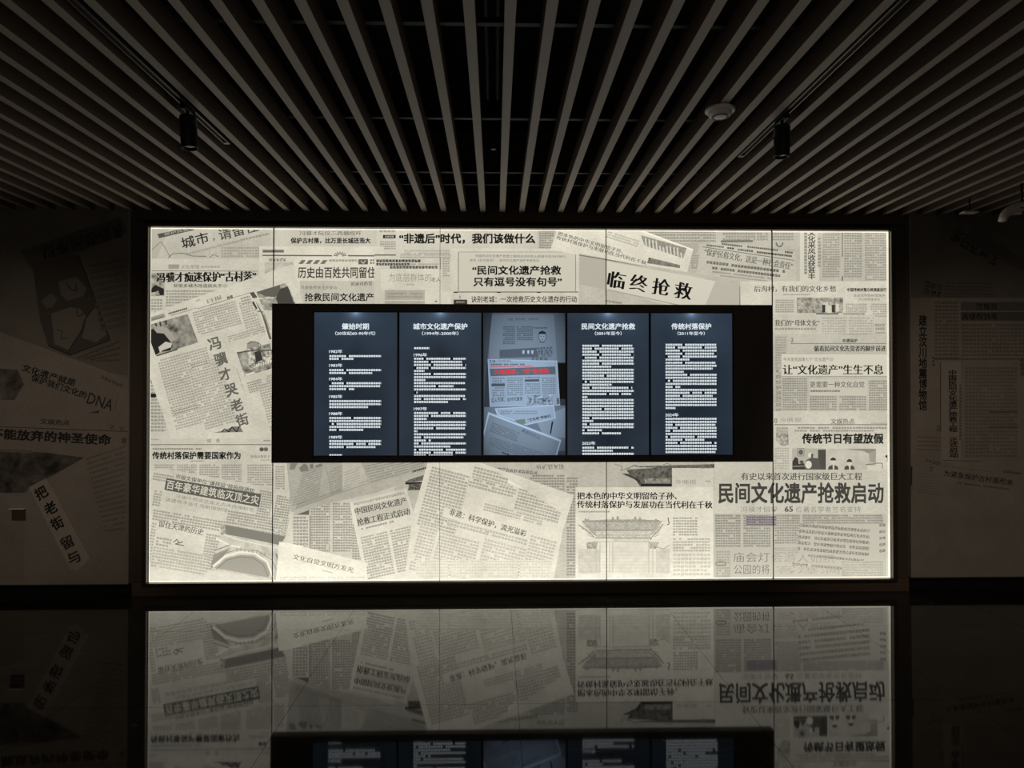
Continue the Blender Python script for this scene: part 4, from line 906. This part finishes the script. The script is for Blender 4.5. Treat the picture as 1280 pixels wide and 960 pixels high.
# ------------------------------------------------------------------ printed wall cladding, both sides
M_clad = paper_mat('wall', 138, .05)
def cladding(x0, x1, label):
    zb = (Z(1, 732, YB) if x0 < 0 else Z(1138, 722.6, YB)); root = empty('wall_cladding', ((x0+x1)/2, YB, zb), label, 'wall panel')
    box('board', (x0, x1, YB, YB+.06, zb+.006, ZC+.14), M_clad, root)
    box('bottom_trim', (x0, x1, YB-.004, YB+.05, zb-.004, zb+.006), M_frame, root)
    box('support_batten', (x0+.02, x1-.02, YB+.05, Y_WALL, 0, ZC+.10), M_black, root)
    return root
rl = cladding(XL+.1, X(162, YB), 'unlit newspaper-printed wall panel left of the lightbox with a dark map picture')
rr_ = cladding(X(1138, YB), XR-.1, 'unlit newspaper-printed wall panel right of the lightbox with vertical headlines')
WL = Surf('wall', YB-.0005, [(-160, 255), (161.5, 255), (161.5, 731), (-160, 733)], rl)
c = WL.clipping([(-150, 256), (160, 256), (160, 470), (0, 440), (-150, 410)], 120)
c.shape([(25, 314), (98, 288), (150, 272), (160, 290), (98, 316), (42, 340)], 92); c.body((50, 308), (150, 278), (54, 326), 1, paper=92, ink=52, kind='brush')
c.shape([(40, 330), (98, 318), (137.5, 425), (87.5, 444), (60, 432), (50, 400)], 84, 'printed_photo'); c.path([(98, 318), (137.5, 425), (87.5, 444), (60, 432)], 1.2, 45)
c.shape([(73, 352), (96, 346), (108, 360), (104, 370), (84, 376), (76, 368)], 118, 'printed_photo'); c.path([(82, 352), (88, 362), (96, 364), (95, 356)], 1.5, 70); c.shape([(52, 376), (64, 366), (72, 374), (66, 384), (58, 386)], 112, 'printed_photo')
c.shape([(64, 392), (88, 384), (100, 386), (108, 396), (98, 420), (86, 438), (68, 430), (66, 410)], 122, 'printed_photo'); c.shape([(108, 396), (120, 384), (126, 408), (134, 418), (120, 428), (102, 422), (106, 410)], 122, 'printed_photo')
c.path([(114, 388), (106, 400), (102, 414), (92, 428), (84, 442)], 1.2, 52); c.path([(70, 412), (78, 414), (76, 424), (84, 422)], 1, 64); c.path([(96, 386), (97, 396), (104, 392)], 1, 60)
for a_ in range(11): c.body((110+a_*1.5, 330+a_*8), (156, 322+a_*8), (111+a_*1.5, 335+a_*8), 2, ink=88)
for a_ in range(4): c.body((96+a_*8, 446+a_*1), (150, 424+a_*8), (97+a_*8, 450+a_*1), 1, ink=88)
c = WL.clipping([(-150, 380), (0, 415), (160, 474), (160, 735), (-150, 735)], 146)
c.text('文化遗产就是', (28, 459), (94.5, 479), 9, 36, w=.02); c.text('保护我们文化的', (39.5, 471.5), (108, 494.5), 9, 36, w=.018); c.text('DNA', (110, 497), (141, 507), 14, 60, w=.01)
c.body((126, 468), (154, 480), (125, 473), 1, ink=90, kind='brush'); c.line((148, 490), (143, 516), .8, 115); c.shape([(111, 516), (124, 513), (124, 516.5)], 80)
c.photo([(-100, 455), (22, 462), (30, 480), (18, 500), (-100, 500)], 62, 130, 6)
c.line((-150, 528), (160, 539.4), 1, 82); c.text('文娱热点', (50.5, 526.4), (87, 528.8), 6.8, 52, w=.01); c.text('不能放弃的神圣使命', (-12, 541.5), (138.5, 550), 13, 44, w=.03); c.body((137, 530), (156, 533), (137, 536), 1, ink=95, kind='brush'); c.shape(R(152, 547, 158, 554), 105)
c.photo([(-150, 555), (0, 562), (60, 566), (105, 572), (38, 608), (32, 616), (-150, 616)], 52, 112, 7, .52, .12)
c.body((-140, 556), (40, 562), (-140, 560), 1, ink=110)
for a_ in range(16): c.body((106+a_*1.6, 572+a_*6.5-a_*.5), (156, 556+a_*6.8), (107+a_*1.6, 576+a_*6.5-a_*.5), 1, ink=118)
c.path([(38, 610), (104, 572)], 1, 78)
c = WL.clipping([(36, 609), (58, 598), (112, 698), (96, 714), (88, 712)], 166)
for s_, x_, y_ in (('把', 51.5, 616), ('老', 63, 635), ('街', 71.5, 654), ('留', 84, 678), ('与', 92, 697)):
    c.text(s_, (x_-6.6, y_+3.6), (x_+6.6, y_-3.6), 15, 32 if y_ < 665 else 55, w=.024)
c.body((76, 628), (80, 626), (98, 672), 9, ink=80)
c = WL.clipping(R(-150, 640, 30, 725), 140)
cols(c, -140, 645, -10, 700, 3, 4.5, ink=112)
WR = Surf('wall', YB-.0005, [(1138.5, 255), (1400, 255), (1400, 719), (1138.5, 722)], rr_)
c = WR.clipping([(1138, 256), (1400, 256), (1400, 380), (1138, 380)], 116)
c.body((1192, 288), (1250, 322), (1186, 300), 1, ink=60, kind='brush'); c.body((1196, 284), (1222, 299), (1193, 290), 1, ink=66, kind='brush'); c.body((1156, 350), (1178, 356), (1153, 367), 2, ink=62, kind='brush')
c.shape([(1215, 284), (1290, 330), (1290, 345), (1205, 300)], 100, 'printed_shade')
for k in range(6): c.body((1182, 352+k*4.4), (1240, 353+k*4.4), (1182, 355+k*4.4), 1, ink=92)
c = WR.clipping(R(1138, 372, 1400, 730), 146)
c.body((1168, 376), (1198, 376), (1168, 450), 16, ink=106); c.shape(R(1201, 377.5, 1400, 388.4), 104); c.shape(R(1201, 390, 1400, 401), 98)
c.body((1202, 378.5), (1246, 378.5), (1202, 387.5), 1, paper=104, ink=48, kind='brush'); c.body((1202, 391), (1246, 391), (1202, 400), 1, paper=98, ink=44, kind='brush')
c.body((1202, 404), (1390, 404), (1202, 446), 9, ink=108); c.line((1167, 449), (1400, 448.4), 1, 66)
c.text('建立汶川地震博物馆', (1153.6, 394), (1153.6, 513), 10, 36, w=.022, vertical=True); c.body((1165, 445), (1168, 445), (1165, 458), 3, ink=80)
c.shape(R(1176.5, 452, 1201, 578), 158, 'printed_panel')
c.line((1175.6, 454), (1175.6, 540), 1.2, 96)
c.text('中国民间文化遗产抢救工程', (1190.6, 462.5), (1191.6, 540), 10.5, 34, w=.024, vertical=True); c.text('正式启动', (1191.8, 547), (1192.4, 572), 10.5, 34, w=.024, vertical=True)
c.body((1199, 480), (1201.5, 480), (1199, 550), 18, ink=84); c.body((1206, 458), (1272, 458), (1206, 572), 26, ink=118); c.body((1275, 447), (1281, 447), (1275, 470), 4, ink=60, kind='brush')
for y_ in (515, 534): c.line((1236, y_), (1272, y_), 1.4, 88)
for y_ in (546, 550, 554, 558): c.line((1146, y_+(y_-546)*.3), (1176, y_+1+(y_-546)*.3), .9, 100)
c.text('总', (1170, 535), (1176.5, 535), 8, 50); c.line((1178, 575.5), (1226, 576.5), 1, 96); c.line((1180, 582), (1240, 590), .6, 110)
c.text('为紧急保护古村落而来', (1180, 591.4), (1266, 603.6), 7.6, 42, w=.01); c.text('文', (1161, 586), (1167, 586.5), 7, 74); c.body((1157, 573), (1176, 578), (1156, 577.5), 1, ink=88, kind='brush'); c.body((1254, 587), (1276, 590), (1254, 591), 1, ink=66, kind='brush')
c.body((1196, 602), (1262, 610), (1196, 605), 1, ink=92); c.shape([(1138.5, 583), (1140.6, 583), (1140.2, 605), (1138.5, 608)], 66)
for k in range(8): c.body((1146, 590+k*3.4), (1176, 594+k*3.4), (1146, 592+k*3.4), 1, ink=122)

# small cover plate on the left printed wall
cx0, cx1 = hit(16, 643, YB).x, hit(33, 643, YB).x; cz0, cz1 = hit(24, 650, YB).z, hit(24, 635, YB).z
pl = empty('cover_plate', ((cx0+cx1)/2, YB, cz0), 'small dark square cover plate with a pale top edge on the left printed wall', 'cover plate')
box('plate', (cx0, cx1, YB-.014, YB-.0085, cz0, cz1-.006), plain('brown plate', rgb(74, 64, 55), .5, vary=.05), pl, .001)
box('mounting_box', (cx0+.01, cx1-.01, YB-.0085, YB-.0012, cz0+.01, cz1-.01), M_black, pl)
box('top_lip', (cx0-.003, cx1+.003, YB-.045, YB-.0085, cz1-.006, cz1), plain('pale metal lip', rgb(250, 248, 240), .4, metal=0, vary=.03), pl, .001)

# ------------------------------------------------------------------ ceiling fittings
M_lamp = plain('black lamp body', rgb(15, 15, 16), .45, spec=.4, vary=.1)
M_lens = plain('dark lamp glass', rgb(24, 26, 30), .12, spec=.6, vary=.05)
M_track = plain('grey track extrusion', rgb(110, 106, 100), .4, metal=.5, vary=.05)
def make_track(x, y0, y1, label):
    r = empty('lighting_track', (x, (y0+y1)/2, ZC+.012), label, 'lighting track', 'lighting tracks between the ceiling slats')
    box('rail', (x-.018, x+.018, y0, y1, ZC+.022, ZC+.055), M_black, r)
    for s_ in (-1, 1): box('rail_lip', (x+s_*.015-.003, x+s_*.015+.003, y0, y1, ZC+.012, ZC+.0222), M_track, r)
    box('end_cap', (x-.019, x+.019, y1, y1+.03, ZC+.012, ZC+.056), M_track, r, .002)
    box('hanger', (x-.004, x+.004, y1-.4, y1-.38, ZC+.055, ZC+.11), M_rail, r)
    return r
def make_light(x, y, label, tilt=0, lit=None):
    r = empty('track_spotlight', (x, y, ZC-.21), label, 'spotlight', 'black cylinder spotlights on the ceiling tracks')
    box('adapter', (x-.016, x+.016, y-.06, y+.06, ZC-.012, ZC+.0225), M_lamp, r, .003)
    Mx = Matrix.Rotation(tilt, 3, 'Y')
    tube('stem', [(x, y, ZC-.01), (x, y, ZC-.032)], .009, M_lamp, r)
    top = Vector((x, y, ZC-.03))
    lathe('body', [(.030, 0), (.0405, -.004), (.042, -.012), (.042, -.165), (.0405, -.172), (.038, -.172), (.036, -.160)], top, M_lamp, r, 32, Mx)
    lathe('lens', [(.0352, -.1602), (.030, -.163), (.004, -.165)], top, M_lens, r, 24, Mx)
    bm = bmesh.new()
    for k in range(6): add_lathe(bm, [(.0425, -.02-k*.008), (.0435, -.022-k*.008), (.0425, -.024-k*.008)], top, 28, M=Mx)
    from_bm('cooling_fins', bm, M_lamp, r, True)
    return r
xtl, xtr = X0-SP*9.5, X0+SP*10.5-.012
make_track(xtl, YF+.2, 4.24, 'slim grey lighting track between slats on the left side of the ceiling')
make_track(xtr, YF+.2, 4.40, 'slim grey lighting track between slats on the right side of the ceiling')
make_light(xtl, 3.72, 'black cylinder spotlight hanging from the left ceiling track', math.radians(-4))
make_light(xtr, 3.78, 'black cylinder spotlight hanging from the right ceiling track beside the smoke detector', math.radians(1))
# smoke detector on a slat
M_det = plain('off white plastic', rgb(240, 236, 228), .4, spec=.5, vary=.03)
dxp = X0+SP*8; dyp = 3.63*YB/5.8
det = empty('smoke_detector', (dxp, dyp, ZC-.05), 'round pale smoke detector fixed under a ceiling slat on the right', 'smoke detector')
lathe('base', [(.070, 0), (.076, -.004), (.077, -.014), (.070, -.020)], (dxp, dyp, ZC-.0002), M_det, det, 40)
lathe('sensor_head', [(.058, -.0205), (.060, -.026), (.054, -.036), (.040, -.044), (.020, -.048), (.003, -.0485)], (dxp, dyp, ZC), M_det, det, 36)
lathe('vent_ring', [(.040, -.0442), (.043, -.0445), (.043, -.0415), (.040, -.041)], (dxp, dyp, ZC-.0015), M_lamp, det, 30)
lathe('indicator', [(.004, 0), (.004, -.003), (.002, -.004)], (dxp+.02, dyp-.03, ZC-.043), plain('red indicator', rgb(90, 30, 25), .3), det, 10)
# sprinkler head above the slat gap in the middle
sy = (1.467+.03)*F/(490-185)*YB/5.8; sxx = hit(617, 185, sy).x
sp = empty('sprinkler_head', (sxx, sy, ZC+.01), 'small dark sprinkler head in the middle gap between two ceiling slats', 'sprinkler')
tube('drop_pipe', [(sxx, sy, ZC+.42), (sxx, sy, ZC+.07)], .012, M_rail, sp)
lathe('head', [(.013, .072), (.015, .06), (.009, .045), (.004, .035)], (sxx, sy, ZC), M_pipe, sp, 14)
lathe('deflector', [(.016, .030), (.017, .028), (.016, .026)], (sxx, sy, ZC), M_pipe, sp, 14)
tube('frame_arm', [(sxx-.009, sy, ZC+.055), (sxx-.013, sy, ZC+.043), (sxx-.006, sy, ZC+.03)], .0022, M_pipe, sp, 6)
tube('frame_arm', [(sxx+.009, sy, ZC+.055), (sxx+.013, sy, ZC+.043), (sxx+.006, sy, ZC+.03)], .0022, M_pipe, sp, 6)
# pale camera-like fitting under the slats at the far right
cy_ = 4.9; P0 = hit(1256, 276, cy_); P1 = hit(1279, 259, cy_)
M_pale = plain('pale grey plastic', rgb(215, 205, 196), .45, vary=.12, scale=30)
bc = empty('security_camera', (P1.x, cy_, P1.z-.05), 'pale grey curved ceiling fitting at the far right end under the slats', 'security camera')
tube('drop_rod', [(P1.x-.01, cy_, ZC), (P1.x-.01, cy_, P1.z+.02)], .008, M_lamp, bc)
pts = []
for k in range(9):
    t_ = k/8; a = hit(1253, 276, cy_)*(1-t_)**2 + hit(1256, 260, cy_)*2*t_*(1-t_) + hit(1282, 260, cy_)*t_**2; pts.append(a)
bm = bmesh.new(); prev = None
for k, p_ in enumerate(pts):
    d = (pts[min(k+1, 8)]-pts[max(k-1, 0)]).normalized(); nrm = Vector((-d.z, 0, d.x)); hw = .022+.026*(k/8)
    ring = [bm.verts.new(p_+nrm*hw*math.cos(t)*1.0+Vector((0, .035*math.sin(t), 0))) for t in [2*math.pi*j/12 for j in range(12)]]
    if prev:
        for j in range(12): bm.faces.new((prev[j], prev[(j+1) % 12], ring[(j+1) % 12], ring[j]))
    else: bm.faces.new(ring[::-1])
    prev = ring
bm.faces.new(prev); bmesh.ops.recalc_face_normals(bm, faces=bm.faces); from_bm('shell', bm, M_pale, bc, True)
P2 = hit(1276, 264, cy_)
box('slot', (P2.x-.03, P2.x+.03, cy_-.037, cy_-.02, P2.z+.012, P2.z+.018), M_lamp, bc); lathe('lens', [(.016, 0), (.016, .012), (.003, .014)], (P2.x, cy_-.03, P2.z-.02), M_lens, bc, 16, Matrix.Rotation(math.pi/2, 3, 'X'))
P3 = hit(1212, 266, 5.3)
ms = empty('ceiling_sensor', (P3.x, 5.3, P3.z), 'tiny flat pale ceiling sensor beside the slat ends at right', 'sensor')
box('sensor_plate', (P3.x-.06, P3.x+.055, 5.27, 5.33, P3.z-.004, P3.z+.008), M_pale, ms, .002); tube('drop_rod', [(P3.x, 5.3, P3.z+.008), (P3.x, 5.3, ZC+.002 if ZC > P3.z+.02 else P3.z+.03)], .006, M_lamp, ms, 8)
# bodies for the two added, unseen spots that wash the printed side walls
for i, (lo, to, e_, an) in enumerate(ADDED_SPOTS):
    d = (Vector(to)-Vector(lo)).normalized(); Mq = (-d).to_track_quat('Z', 'Y').to_matrix()
    r = empty('track_spotlight', (lo[0], lo[1], lo[2]), ('left' if i == 0 else 'right')+' black spotlight added behind the viewer, out of view, to wash the printed side wall', 'spotlight', 'black cylinder spotlights on the ceiling tracks')
    bm = bmesh.new(); seg = 28; rings = []
    for rad, h in ((.004, .17), (.040, .165), (.042, .15), (.042, -.01), (.039, -.01), (.037, .03), (.004, .032)):
        rings.append([bm.verts.new(Vector(lo)+Mq @ Vector((rad*math.cos(2*math.pi*k/seg), rad*math.sin(2*math.pi*k/seg), h+.01))) for k in range(seg)])
    for a, b in zip(rings, rings[1:]):
        for k in range(seg): bm.faces.new((a[k], a[(k+1) % seg], b[(k+1) % seg], b[k]))
    bmesh.ops.recalc_face_normals(bm, faces=bm.faces); from_bm('body', bm, M_lamp, r, True)
    tube('stem', [Vector(lo)+Mq @ Vector((0, 0, .12)), (lo[0]-d.x*.1, lo[1]-d.y*.1, ZC+.02)], .008, M_lamp, r)
